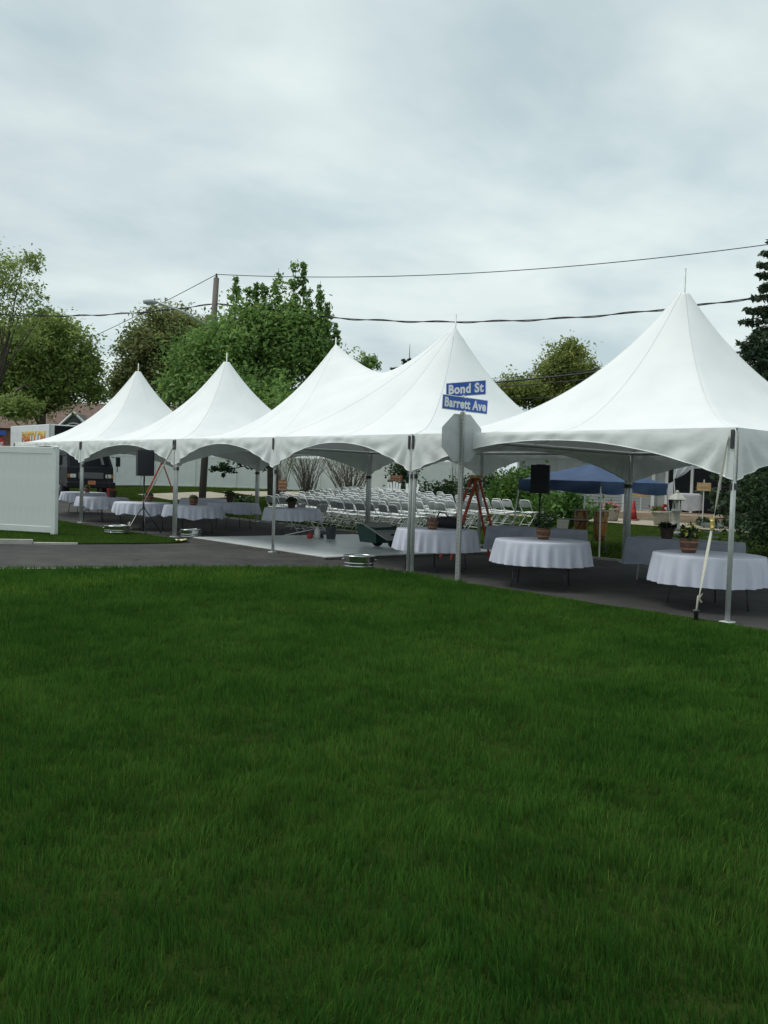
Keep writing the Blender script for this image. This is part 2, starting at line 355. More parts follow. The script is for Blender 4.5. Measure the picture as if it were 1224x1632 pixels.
def strip(name, pts, w, z0, z1, m):      # a kerb or edging following pts; its top z1 above ground
    mb = MB(); P = []
    for i, (x, y) in enumerate(pts):
        a = Vector(pts[max(i-1,0)]); b = Vector(pts[min(i+1,len(pts)-1)]); t = (b-a).normalized(); nx, ny = -t.y*w/2, t.x*w/2; h = T(0 if x < 6.3 else x, y)
        P.append([(x-nx,y-ny,h+z0),(x-nx,y-ny,h+z1),(x+nx,y+ny,h+z1),(x+nx,y+ny,h+z0)])
    mb.grid(P); mb.add(P[0], [(3,2,1,0)]); mb.add(P[-1], [(0,1,2,3)])
    return kind(mb.obj(name, m), 'structure')
for i in range(13):          # kerb stones along the verge, each with its joint
    a = Vector((-3.05,13.66)); b = Vector((-4.5,14.34)); c = Vector((-16,19.9))
    def kp(d): 
        L1 = (b-a).length
        return a.lerp(b, d/L1) if d < L1 else b + (c-b).normalized()*(d-L1)
    p, q = kp(i*.92), kp(i*.92+.905)
    strip('kerb', [tuple(p), tuple(q)], .15, -.05, .10 - .06*(i == 0) + random.uniform(-.004,.004), 'concrete')
strip('kerb_edging', [(-4.6,8.66),(-6.06,9.09),(-14,11.43),(-30,16)], .12, -.04, .032, 'concrete')
strip('lawn_edging', [(6.19, y) for y in np.arange(-20, 60, 2.0)], .07, -.05, .05, 'concrete')
def slab(name, x0, x1, y0, y1, m, dz=.03):
    X = np.linspace(x0, x1, 6); Y = np.linspace(y0, y1, 10)
    return kind(MB().grid([[(x, y, T(x,y)+dz) for x in X] for y in Y]).obj(name, m), 'structure')
slab('garden_path', 8.6, 22, 33.0, 36.5, 'path_stone')
slab('footpath', 15.0, 18.0, 3, 24, 'path_stone')

# ------------------------------------------------------------------ grass
def inside(px, py, poly):
    r = np.zeros(len(px), bool); n = len(poly); j = n-1
    for i in range(n):
        xi, yi = poly[i]; xj, yj = poly[j]
        c = ((yi > py) != (yj > py))
        with np.errstate(divide='ignore', invalid='ignore'): c &= px < (xj-xi)*(py-yi)/(yj-yi)+xi
        r ^= c; j = i
    return r
def vnoise(x, y, seed):
    g = np.random.default_rng(seed).random((64, 64)); xi = np.floor(x).astype(int); yi = np.floor(y).astype(int); fx = x-xi; fy = y-yi
    fx = fx*fx*(3-2*fx); fy = fy*fy*(3-2*fy); a = g[xi%64, yi%64]; b = g[(xi+1)%64, yi%64]; c = g[xi%64, (yi+1)%64]; d = g[(xi+1)%64, (yi+1)%64]
    return (a*(1-fx)+b*fx)*(1-fy) + (c*(1-fx)+d*fx)*fy
def blades(name, X, Y, Z, W, H, label, m, dryp=None):
    n = len(X); az = RNG.random(n)*2*np.pi
    flow = vnoise(X*1.1+50, Y*1.1+50, 5)*2*np.pi*1.6                     # tufts lean together
    lean = (.08+.45*RNG.random(n)**1.5)*H
    lx = lean*(.4*np.cos(flow)+.85*np.cos(az)); ly = lean*(.4*np.sin(flow)+.85*np.sin(az))
    wa = RNG.random(n)*np.pi; wx, wy = np.cos(wa)*W/2, np.sin(wa)*W/2
    B = np.stack([X,Y,Z],1); d = np.stack([wx,wy,0*wx],1)
    Mid = B + np.stack([lx*.32, ly*.32, H*.55],1); Tip = B + np.stack([lx,ly,H*(1-.12*RNG.random(n))],1)
    V = np.stack([B-d, B+d, Mid+d*.75, Mid-d*.75, Tip], 1).reshape(-1,3)
    o = np.arange(n)*5
    F = np.concatenate([np.stack([o,o+1,o+2],1), np.stack([o,o+2,o+3],1), np.stack([o+3,o+2,o+4],1)])
    patch = .36*vnoise(X*.8+20, Y*.8+20, 11)+.32*vnoise(X*2.7+9, Y*2.7+9, 12)+.32*vnoise(X*8+9, Y*8+9, 13)
    t = np.clip(.02+.72*patch+.42*(RNG.random(n)-.42), 0, .84); dry = RNG.random(n) < .012
    if dryp is not None: dry |= RNG.random(n) < dryp
    t[dry] = .88+.12*RNG.random(dry.sum())
    ob = mesh_np(name, V, F, m, np.repeat(t, 5)); ob['label'] = label; ob['category'] = 'grass'; kind(ob, 'stuff')
    return ob
def cam_rand(n, d0, d1, halfw):          # points ahead of the camera, uniform over the ground
    u = RNG.random(n); d = np.sqrt(d0*d0+(d1*d1-d0*d0)*u); l = (RNG.random(n)*2-1)*(halfw*d+.5)
    return d*VY+l*VX + CAM.x, d*UY+l*UX + CAM.y, d
xs, ysn, ds = [], [], []
for d0, d1, dens in ((1.9,3.6,8500),(3.6,5.5,6500),(5.5,8,4600),(8,11,3200),(11,19,2100)):
    area = .44*(d1*d1-d0*d0)+1.0*(d1-d0); n = int(area*dens)
    x, y, d = cam_rand(n, d0, d1, .44); k = inside(x, y, NEAR) ; xs.append(x[k]); ysn.append(y[k]); ds.append(d[k])
X, Y, Dd = map(np.concatenate, (xs, ysn, ds)); spill = vnoise(X*4+7, Y*4+7, 17)*.10; X = X+spill*RNG.random(len(X))*(Y < 6.5); Y = Y+spill*RNG.random(len(X))*(Y > 6.5)
gap = vnoise(X*13+3, Y*13+3, 6)*.6+vnoise(X*29+3, Y*29+3, 9)*.4; kp_ = gap > .30*RNG.random(len(X))+.12; X, Y, Dd = X[kp_], Y[kp_], Dd[kp_]
tuft = vnoise(X*3.1+5, Y*3.1+5, 3)*.4+vnoise(X*11+5, Y*11+5, 4)*.6
edge = np.minimum(1, np.maximum(.35, (-.1-X)/.5))
H = (.026+.088*tuft)*(.6+.7*RNG.random(len(X)))*np.where(Y > 4.5, 1, edge)
blades('lawn_grass', X, Y, np.full(len(X), .012), 0.0030+.00042*Dd, H, 'mown dark green lawn grass sweeping up to the street', 'grass', np.where(Y > 5.6, np.clip(.5-np.abs(Y-7.9+(-.8-X)*.25)*.5,0,.5), np.clip(.45-(-.15-X)*1.3, 0, .45))*(.4+.9*vnoise(X*3+1, Y*3+1, 8)))
n = 80000; X = -14+RNG.random(n)*13.9; Y = 13.3+RNG.random(n)*18; k = inside(X, Y, [(x-.02, y+.06) for x, y in VERGE]); X, Y = X[k], Y[k]
blades('verge_grass', X, Y, .35*np.clip((Y-27)/13,0,1)**2*(3-2*np.clip((Y-27)/13,0,1))+.015, .006+.004*RNG.random(len(X)), .03+.05*RNG.random(len(X)), 'green verge grass between white end fence and tents', 'grass')
n = 130000; X = 6.3+RNG.random(n)**1.6*15; Y = -1+RNG.random(n)*44; k = ~((X > 14.9) & (X < 18.1) & (Y < 24.1)) & ~((X > 8.5) & (Y > 32.9) & (Y < 36.6)); X, Y = X[k], Y[k]
Z = np.array([T(a, b) for a, b in zip(X, Y)])+.006
blades('back_grass', X, Y, Z, .008+.006*RNG.random(len(X)), .03+.045*RNG.random(len(X)), 'brighter green grass of back lawn under the folding chairs', 'grass_back')

# ------------------------------------------------------------------ high-peak frame tents
XW = 6.1; ZE = 2.44
def eave(x): return ZE - .0103*x
def tent(label, y0, y1, peaks, midlegs=()):
    t = thing('frame_tent', label, 'tent', (0, y0, 0), 0, 'white high peak tents standing in a row')
    L = y1-y0; cx = XW/2; P = 1.70
    mb = MB(); inset = .02
    if len(peaks) == 1:
        (yc, zp), = peaks; yc -= y0; n = 120; R = 34; rows = []
        for i in range(R+1):
            q = (i/R)**1.15; q = max(q, .028); row = []
            for k in range(n+1):
                th = 2*math.pi*k/n; c, s = math.cos(th), math.sin(th); m_ = max(abs(c), abs(s))
                sq = Vector((c/m_, s/m_)); ci = Vector((c, s))
                d = ci.lerp(sq, q**1.1)*q
                hx = cx; hy = (L-yc) if s > 0 else yc
                x, y = cx+d.x*hx, yc+d.y*hy
                z = eave(x)+(zp-eave(cx))*(1-q)**P - .035*math.sin(q*math.pi)*abs(math.sin(2*th))**.7*0 + .004*math.sin(9*th+3*q)*q*(1-q)
                row.append((x, y, z))
            rows.append(row)
        mb.grid(rows[::-1])
    else:
        (ya, za), (yb, zb) = [(p-y0, z) for p, z in peaks]; NX, NY = 84, 130
        def hz(x, y):
            a = abs(x-cx)/cx
            if ya <= y <= yb:
                q = (y-ya)/(yb-ya); e = 4*q*(1-q); H = za+(zb-za)*q-eave(cx)
                H *= .66+.34*abs(2*q-1)**1.9
                ee = .30*e; a2 = (math.sqrt(a*a+ee*ee)-ee)/(math.sqrt(1+ee*ee)-ee)
                h = H*(1-a2)**(P-.42*e)
            else:
                b = (ya-y)/ya if y < ya else (y-yb)/(L-yb); k = max(a, b); tq = (1-k)*min(math.hypot(a, b), 1)+k*k
                h = ((za if y < ya else zb)-eave(cx))*(1-tq)**P
            return eave(x)+h
        def lin(m, pts):   # denser near the peaks
            out = set(np.round(np.linspace(*m), 4))
            for p in pts: out |= set(np.round([p+d for d in (-.25,-.16,-.09,-.04,0,.04,.09,.16,.25)], 4))
            return sorted(out)
        XX = lin((0, XW, NX), (cx,)); YY = lin((0, L, NY), (ya, yb))
        mb.grid([[(x, y, hz(x, y)) for x in XX] for y in YY])
    cao = mb.obj('canopy', 'tent_vinyl', t, True)
    seams = []
    if len(peaks) == 1:
        for k in range(0, n, n//8): seams.append([rows[i][k] for i in range(1, R+1)])
    else:
        for yc in (ya, yb):
            for tx, ty in ((0,yc),(XW,yc),(0,0 if yc == ya else L),(XW,0 if yc == ya else L),(0,(ya+yb)/2),(XW,(ya+yb)/2)):
                seams.append([(cx+(tx-cx)*q, yc+(ty-yc)*q, hz(cx+(tx-cx)*q, yc+(ty-yc)*q)) for q in np.linspace(.04,1,26)])
    for sm in seams: MB().tube([Vector(p_)+Vector((0,0,-.004)) for p_ in sm], .010, 5, False).obj('seam', 'tent_valance', cao, True)
    for pk, zp in peaks:
        MB().tube([(cx, pk-y0, 2.9), (cx+.01, pk-y0, zp+(.30 if y0 < 1 else .24 if y0 < 10 and pk < 10 else .15))], .017, 8).obj('mast', 'aluminium', t, True)
    # valances: front, back and the two ends, cut in arches between the legs
    def valance(p0, p1, stops, outn):
        m2 = MB(); p0, p1, outn = Vector(p0), Vector(p1), Vector(outn); ln = (p1-p0).length; cols = []; ncol = int(ln*16)
        for i in range(ncol+1):
            q = i/ncol; s = q*ln
            a = max([st for st in stops if st <= s+1e-6]); b = min([st for st in stops if st >= s-1e-6])
            f = abs(2*(s-a)/(b-a)-1) if b > a else 1
            dpt = .135+.52*f**2.1; base = p0.lerp(p1, q); ze = eave(base.x); col = []
            corner = f**3
            for j in range(7):
                r = j/6
                dsn = min(s-a, b-s); fan = math.atan2(dsn, r*.62+.10)
                wv = (.045*math.exp(-dsn/.6)*math.sin(17*fan+p0.y)*min(1, dsn*8) + .010*math.sin(s*7.3+2*r+p0.x) + .006*math.sin(s*15.1-3*r))*r**.6*(1 if f < .985 else .3)
                o = outn*(.035*math.sin(min(1, r*3)*math.pi/2)*.6 + wv + .012)
                col.append((base.x+o.x, base.y+o.y, ze+.005-dpt*r))
            cols.append(col)
        o = m2.grid(cols).obj('valance', 'tent_valance', t, True)
        hem = MB().tube([(Vector(c[-1])+outn*.002) for c in cols], .007, 5).obj('hem', 'tent_vinyl', o, True)
    legs_y = [0] + [m-y0 for m in midlegs] + [L]
    valance((0,0,0), (0,L,0), legs_y, (-1,0,0)); valance((XW,0,0), (XW,L,0), legs_y, (1,0,0))
    valance((0,0,0), (XW,0,0), [0,XW], (0,-1,0)); valance((0,L,0), (XW,L,0), [0,XW], (0,1,0))
    leg = None
    for ly in legs_y:
        yy = min(max(ly, .022), L-.022)
        for x in (.02, XW-.02):
            gz = T(0, y0+yy); top = eave(x)-.03
            lm = MB(); lm.lathe([(.033,gz+.02),(.033,top)], 10, (x, yy, 0)); lm.tube([(x-.04*(1 if x < 1 else -1), yy-.02, gz+.02), (x-.04*(1 if x < 1 else -1), yy-.02, top)], .009, 6)
            o = lm.obj('leg', 'aluminium', t, True)
            MB().bbox((x, yy, gz+.012), (.15,.15,.024), .006).obj('base_plate', 'aluminium', o)
            MB().bbox((x-.062*(1 if x < 1 else -1), yy+.005, top-.11), (.03,.05,.24), .008).obj('tension_strap', 'dark_metal', o)
            MB().lathe([(.05,top-.74),(.05,top-.66)], 10, (x, yy, 0)).obj('clamp', 'dark_metal', o)
    rail = MB()
    for x in (.03, XW-.03): rail.tube([(x,.05,eave(x)-.05),(x,L-.05,eave(x)-.05)], .026, 8)
    for y in (.05, L-.05): rail.tube([(.03,y,eave(.03)-.05),(XW-.03,y,eave(XW)-.05)], .026, 8)
    rail.obj('eave_rail', 'aluminium', t, True)
    for pk, zp in peaks:
        for x in (.05, XW-.05):
            for y in (.06, L-.06):
                if len(peaks) == 1 or abs(y-(pk-y0)) < L*.6: MB().tube([(x,y,eave(x)-.06),(cx,pk-y0,2.92)], .006, 4).obj('cross_cable', 'dark_metal', t)
    return t
tent('white high peak tent with the tallest cone, strapped down beside the lawn', 0.0, 6.15, [(2.93, 5.02)])
tent('white twin peak tent with a saddle between cones, behind the street sign', 6.21, 15.22, [(8.52, 4.93), (12.85, 4.93)], (10.67,))
tent('white single peak tent between the twin peak tent and the end tent', 15.28, 21.36, [(18.28, 4.98)])
tent('white single peak tent at the end of the row beside the lettered truck', 21.42, 27.5, [(24.35, 5.10)])

# tie-down straps
st = thing('tie_down_strap', 'cream ratchet strap with brass buckle tying the tallest tent to a stake', 'strap', (-.24, .30, .02), 0, 'tent tie down straps')
def strap_mesh(a, b, w, twist=7, n=40):
    a, b = Vector(a), Vector(b); t = (b-a).normalized(); s1 = t.cross(Vector((0,0,1))).normalized(); s2 = t.cross(s1); rows = []
    for i in range(n+1):
        q = i/n; an = math.sin(q*twist)*.9; d = s1*math.cos(an)+s2*math.sin(an); c = a.lerp(b, q)+Vector((0,0,-.03*math.sin(q*math.pi))); nn = d.cross(t)*.0015
        rows.append([c-d*w/2+nn, c+d*w/2+nn, c+d*w/2-nn, c-d*w/2-nn, c-d*w/2+nn])
    return MB().grid(rows)
strap_mesh((.19,-.22,2.33), (0,0,.10), .042).obj('webbing', 'strap', st, True)
bk = MB(); bk.bbox((.095,-.11,1.20), (.05,.05,.13), .01); bk.tube([(.07,-.13,1.16),(.12,-.09,1.28)], .016, 8); bk.box((.10,-.10,1.28), (.03,.06,.04)); bk.obj('ratchet_buckle', 'yellow_metal', st)
kn = MB(); kn.tube([(.0,0,.09),(.015,-.01,.30),(.05,-.04,.34),(.03,-.01,.27),(.06,-.03,.22)], .014, 6); kn.obj('knot', 'strap', st, True)
stk = MB(); stk.lathe([(.028,-.015),(.03,.10),(.045,.105),(.045,.125),(.0,.13)], 10); stk.obj('stake', 'dark_metal', st, True)
st2 = thing('tie_down_strap', 'cream strap slanting to the verge grass beside the speaker on tripod', 'strap', (-.62, 16.55, .02), 0, 'tent tie down straps')
strap_mesh((.58,-1.33,2.30), (0,0,.12), .036, 5).obj('webbing', 'strap', st2, True)
MB().tube([(0,0,.13),(.02,-.02,.30),(-.02,.0,.24)], .016, 6).obj('knot', 'strap', st2, True)
MB().lathe([(.022,-.02),(.024,.12),(.034,.125),(0,.14)], 10).obj('stake', 'jug_white', st2, True)

# ------------------------------------------------------------------ street sign
sp = thing('street_sign_post', 'leaning galvanised post with blue street name plates above a stop sign seen from behind', 'street sign', (-.24, 4.66, .0))
pm_ = MB()
pm_.box((0,0,1.36), (.035,.045,2.80)); pm_.box((-.030,0,1.36), (.012,.085,2.80)); pso = pm_.obj('post', 'galv_post', sp); hl = MB()
for k in range(44): hl.box((-.0372,0,.12+k*.06), (.003,.014,.014))
kind(hl.obj('punched_holes', 'dark_metal', pso), 'stuff')
bolt = MB().lathe([(.012,0),(.012,.008),(.006,.012)], 8)
def octagon(r, th):
    P = [(r*math.cos(math.pi/8+k*math.pi/4), r*math.sin(math.pi/8+k*math.pi/4)) for k in range(8)]
    m = MB().prism(P, -th/2, th/2); return m
view_rz = math.atan2(-CAM.x-.24, 4.66-CAM.y)            # heading away from the photographer
face = Matrix.Rotation(-.16, 4, 'Z') @ Matrix.Rotation(math.pi/2, 4, 'X')
o = octagon(.411, .004); o.v = [tuple(face @ Vector(p)) for p in o.v]
dirv = face @ Vector((0,0,-1))
so = o.obj('stop_plate', 'galv_sign', sp); so.location = (dirv.x*.035, dirv.y*.035, 2.35); so['label'] = 'bare grey back of the octagonal stop sign'
o = octagon(.408, .002); o.v = [tuple(face @ Vector(p)) for p in o.v]
fo = o.obj('red_face', 'sign_red', so); fo.location = (dirv.x*.004, dirv.y*.004, 0)
for dz in (-.2, .2):
    b = bolt.obj('bolt', 'galvanised', so); b.rotation_euler = (math.pi/2, 0, -.16); b.location = (-dirv.x*.04, -dirv.y*.04, dz); bolt = MB().lathe([(.012,0),(.012,.008),(.006,.012)], 8)
def name_plate(txt, yaw, tilt, z, w, h, off):
    p = empty('street_name_plate', (off[0], off[1], z)); p.rotation_euler = (0, tilt, yaw); p.parent = sp
    p.rotation_euler = (Matrix.Rotation(yaw, 4, 'Z') @ Matrix.Rotation(tilt, 4, 'Y')).to_euler()
    MB().bbox((0,0,0), (w,.006,h), .002).obj('border', 'sign_white', p)
    for s in (-1, 1):
        MB().bbox((0,.0035*s,0), (w-.022,.003,h-.022), .001).obj('plate', 'sign_blue', p)
        text_mesh('lettering', txt, h*.86, 'sign_white', p, (0,.0055*s,-.004), (math.pi/2, 0, 0 if s < 0 else math.pi), .80 if len(txt) > 8 else .98, .008, .0012, 1.08)
    return p
name_plate('Barrett Ave', -.10, .045, 2.885, .92, .235, (.02, -.01))
name_plate('Bond St', -math.pi/2+.20, -.03, 3.135, .78, .235, (.02, -.01))
br = MB(); br.bbox((0,0,2.765), (.06,.06,.05), .01); br.bbox((0,0,3.01), (.06,.06,.05), .01); br.obj('bracket', 'galvanised', sp)
sp.rotation_euler = (0, math.radians(-.3), 0)

# ------------------------------------------------------------------ tables and cloths
def cloth_mesh(r, top, drop, seed, nf=27, uneven=.02, flare=.07):
    rn = random.Random(seed); ph = [rn.uniform(0, 6.28) for _ in range(6)]; n = 176; rows = []
    def rad(th, q):
        f = math.sin(nf*th+1.3*math.sin(3*th+ph[0]))*.5 + .35*math.sin((nf*.5+2)*th+ph[1]) + .15*math.sin(nf*1.7*th+ph[2])
        return r + q**.7*(flare*.75 + .048*f*q**.1)
    prof = [(.02,0),(.5,0),(.97,0),(1.0,-.004),(1.008,-.014)]
    for k, z in prof: rows.append([(r*k*math.cos(2*math.pi*i/n), r*k*math.sin(2*math.pi*i/n), top+z+.004) for i in range(n+1)])
    for j in range(1, 10):
        q = j/9; row = []
        for i in range(n+1):
            th = 2*math.pi*i/n; R = rad(th, q); dd = drop*(1+uneven*(math.sin(2*th+ph[3])+math.sin(5*th+ph[4])+.6*math.sin(11*th+ph[5])))
            row.append((R*math.cos(th), R*math.sin(th), top-.014-(dd-.014)*q))
        rows.append(row)
    return MB().grid(rows)
def round_table(x, y, tl, cl, seed, r=.75, drop=.44, uneven=.02, rz=None, z=None, flare=.07):
    gz = T(0, y) if z is None else z; rz = seed*1.1 if rz is None else rz
    t = thing('round_table', tl, 'table', (x, y, gz), rz, 'round folding tables under the tents')
    MB().lathe([(r-.03,.715),(r-.005,.72),(r-.005,.735),(r-.03,.742)], 40).obj('tabletop', 'table_ply', t)
    for s in (-1, 1):
        for k in (-1, 1):
            MB().tube([(s*.30,k*.10,.71),(s*.34,k*.13,.42),(s*.40,k*.36,.30),(s*.42,k*.38,.0)], .013, 6).obj('leg', 'dark_metal', t, True)
        MB().tube([(s*.34,-.13,.42),(s*.34,.13,.42)], .010, 6).obj('stretcher', 'aluminium', t)
    c = cloth_mesh(r, .746, drop, seed, uneven=uneven, flare=flare).obj('tablecloth', 'linen', None, True, (x, y, gz), (0,0,seed*.7))
    tag(c, cl, 'tablecloth', 'white cloths on round tables')
    return gz
TL = 'round folding table under the cloth '
tabs = [
 (1.17, 1.05, 'nearest the cream ratchet strap', 'white cloth on the round table beside the cream ratchet strap', 1, .76, .40, .008),
 (.82, 3.85, 'in the tallest tent nearer the street sign', 'white cloth on the round table with a leafy planter, right beside the sign post', 2, .75, .37, .006),
 (1.02, 6.62, 'that carries a black bag', 'white cloth under the black bag and small planter', 3, .74, .38, .006),
 (3.33, 15.0, 'between the dance floor and the folding chairs', 'white cloth on the round table backed by folding chairs, behind the dance floor', 4, .74, .31, .04),
 (1.15, 16.45, 'behind the galvanised tub on asphalt', 'rumpled white cloth on round table behind a tub and tent leg', 5, .76, .30, .08),
 (.55, 18.3, 'behind the speaker tripod by the verge', 'uneven white cloth on the round table behind the speaker tripod', 6, .76, .30, .09),
 (3.45, 18.35, 'beside the leafy ground plant', 'white cloth on the round table with a bushy dark planter beside leaning chairs', 7, .74, .30, .04),
 (4.35, 21.9, 'in front of the utility pole', 'white cloth on the bare round table in front of the utility pole', 8, .74, .30, .04),
 (1.0, 22.2, 'with a red bucket on it', 'hanging white cloth on the round table that carries a red bucket', 9, .78, .30, .11),
 (2.35, 27.2, 'in front of the black truck cab', 'white cloth on the round table in front of the black truck cab', 10, .78, .30, .06)]
for x, y, a, c, sd_, r, dr, un in tabs: round_table(x, y, TL + a, c, sd_, r, dr, un)
def long_table(x, y, rz, tl, cl, L=1.83, W=.76):
    gz = 0
    t = thing('banquet_table', tl, 'table', (x, y, gz), rz, 'long folding tables at the back of the tents')
    MB().bbox((0,0,.73), (W-.02,L-.02,.035), .008).obj('tabletop', 'table_ply', t)
    for sx in (-1, 1):
        for sy in (-1, 1): MB().tube([(sx*W*.36,sy*L*.36,.72),(sx*W*.38,sy*L*.40,0)], .014, 6).obj('leg', 'aluminium', t, True)
    per = []; n = 26
    for (ax, ay, bx_, by) in ((-1,-1,1,-1),(1,-1,1,1),(1,1,-1,1),(-1,1,-1,-1)):
        for k in range(n): q = k/n; per.append((ax+(bx_-ax)*q, ay+(by-ay)*q))
    rows = [[(px*W/2*.02, py*L/2*.02, .756) for px, py in per+per[:1]], [(px*W/2, py*L/2, .756) for px, py in per+per[:1]]]
    for j in range(1, 7):
        q = j/6; row = []
        for i, (px, py) in enumerate(per+per[:1]):
            f = .010*math.sin(i*.9)*q + .006*math.sin(i*2.1+1)*q
            row.append((px*(W/2+.008+.03*q+f), py*(L/2+.008+.03*q+f), .75-(.46+.015*math.sin(i*.35))*q))
        rows.append(row)
    c = MB().grid(rows).obj('tablecloth', 'grey_linen', None, True, (x, y, gz), (0,0,rz)); tag(c, cl, 'tablecloth', 'grey cloths on long tables')
long_table(3.72, 3.15, .22, 'long folding table under grey cloth with a tiered stand on it', 'grey cloth on the long table with the tiered stand')
long_table(3.55, 6.45, .30, 'long folding table under grey cloth beside the red stepladder', 'grey cloth on the long table between the stepladder and drums')

# ------------------------------------------------------------------ planters on the tables
def sprays(n, r, h, size, seed, droop=.3, z0=0.0):
    g = np.random.default_rng(seed); a = g.random(n)*2*np.pi; rr = np.sqrt(g.random(n))*r; z = z0+h*(.15+.85*g.random(n))*(1-.35*(rr/r)**2)
    C = np.stack([rr*np.cos(a), rr*np.sin(a), z], 1)
    return quads(C, size*(.6+.8*g.random(n)), g)
def quads(C, S, g, up=.25):
    n = len(C); nrm = g.normal(size=(n,3)); nrm[:,2] += up; nrm /= np.linalg.norm(nrm, axis=1)[:,None]
    a = np.cross(nrm, g.normal(size=(n,3))); a /= np.linalg.norm(a, axis=1)[:,None]+1e-9; b = np.cross(nrm, a)
    S = np.asarray(S)[:,None]*.5; fold = nrm*S*.25
    V = np.stack([C-a*S*1.25, C-b*S*.62+fold, C+a*S*1.25, C+b*S*.62+fold], 1).reshape(-1,3)
    o = np.arange(n)*4; return V, np.stack([o,o+1,o+2,o+3],1)
def planter(x, y, z, label, kind_, seed, s=1.0, leaf='leaf_dark', flower=None, nf=14, lh=.16, lr=.14, group='planters standing on tables'):
    t = thing('planter', label, 'planter', (x, y, z), seed*.8, group); t.scale = (s,s,s)
    pot = {'barrel': ('barrel_wood', [(.085,0),(.105,.03),(.125,.12),(.13,.20),(.118,.205),(.112,.19)]),
           'dark': ('dark_pot', [(.09,0),(.10,.02),(.13,.20),(.135,.205),(.122,.205),(.118,.19)])}[kind_]
    p = MB().lathe(pot[1], 22).obj('pot', pot[0], t, True)
    if kind_ == 'barrel':
        for zz, rr in ((.055,.1125),(.150,.1285)):
            MB().lathe([(rr,zz-.012),(rr+.005,zz-.010),(rr+.007,zz+.010),(rr+.003,zz+.012)], 22, cap=False).obj('band', 'copper_band', p, True)
    MB().lathe([(.118,.185),(.05,.192),(.01,.195)], 16).obj('soil', 'soil', t)
    V, F = sprays(90, lr, lh, .085, seed, z0=.18); kind(mesh_np('foliage', V, F, leaf, np.repeat(np.random.default_rng(seed).random(len(F)), 4), t), 'stuff')
    if flower:
        V, F = sprays(nf*4, lr*.95, lh*1.15, .055, seed+50, z0=.19); kind(mesh_np('flowers', V, F, flower, None, t), 'stuff')
    return t
planter(1.05, 1.30, .752, 'wooden barrel planter with yellow flowers beside the cream ratchet strap', 'barrel', 1, 1.02, 'leaf_dark', 'petal_yellow', 9, .22, .13)
planter(.95, 3.95, .752, 'banded barrel planter with tall dark leaves and a white bloom', 'barrel', 2, .92, 'leaf_dark', 'petal_white', 2, .30, .17)
planter(.80, 6.50, .752, 'small barrel planter with pale blooms in front of the black bag', 'barrel', 3, .80, 'petal_mauve', 'petal_white', 3, .08, .10)
planter(3.3, 15.0, .752, 'dark planter with mauve blooms on the table backed by folding chairs', 'dark', 4, .92, 'leaf_dark', 'petal_mauve', 8, .14, .14)
planter(1.2, 16.55, .752, 'barrel planter with grey green leaves on the rumpled cloth', 'barrel', 5, .92, 'leaf_brown', None, 0, .10, .11)
planter(.95, 18.75, .752, 'barrel planter half hidden behind the leaning cream strap', 'barrel', 6, .92, 'leaf_dark', None, 0, .08, .11)
planter(3.55, 18.75, .752, 'bushy dark planter on the table beside the leafy ground plant', 'dark', 7, .92, 'leaf_dark', 'petal_red', 3, .20, .17)
planter(1.25, 22.0, .752, 'dark grey planter without flowers beside the red bucket', 'dark', 9, .95, 'leaf_brown', None, 0, .05, .09)
planter(3.62, 3.45, .756, 'dark planter with mauve flowers on a grey cloth', 'dark', 11, .98, 'leaf_dark', 'petal_mauve', 7, .10, .15)
planter(2.4, 27.0, T(0,27)+.752, 'barrel planter in front of the black truck cab', 'barrel', 12, .85, 'leaf_olive', None, 0, .10, .10)
# red bucket
b = thing('bucket', 'red bucket with a stick standing in it behind the grey planter', 'bucket', (1.38, 22.45, .752), 0)
MB().lathe([(.10,0),(.105,.01),(.135,.26),(.142,.27),(.132,.265),(.10,.03)], 20).obj('pail', 'red_plastic', b, True)
MB().tube([(.02,-.02,.03),(-.03,.06,.40),(-.10,.12,.72)], .013, 6).obj('stick', 'dark_metal', b, True)
# black bag on the third table
g = random.Random(3); bag = MB(); rows = []
for i in range(15):
    q = i/14; w = math.sin(math.pi*min(1,max(0,q)))**.5; row = []
    for k in range(19):
        th = 2*math.pi*k/18; ht = .30*(1-.55*q)*(1+.06*math.sin(5*q+2*th)); wd = .19*w*(1+.07*math.sin(3*th+6*q)); c, s = math.cos(th), math.sin(th)
        row.append((wd*c, -.42+.84*q, max(0, .004+ht*w*(.5+.5*s)**.8)))
    rows.append(row)
bo = thing('duffel_bag', 'black slumped fabric bag lying on a white cloth', 'bag', (1.35, 6.78, .754), .25)
bag.grid(rows).obj('body', 'bag_black', bo, True)
MB().tube([(-.12,-.18,.20),(-.17,-.12,.29),(-.15,.02,.30),(-.12,.08,.22)], .014, 6).obj('handle', 'black_plastic', bo, True)

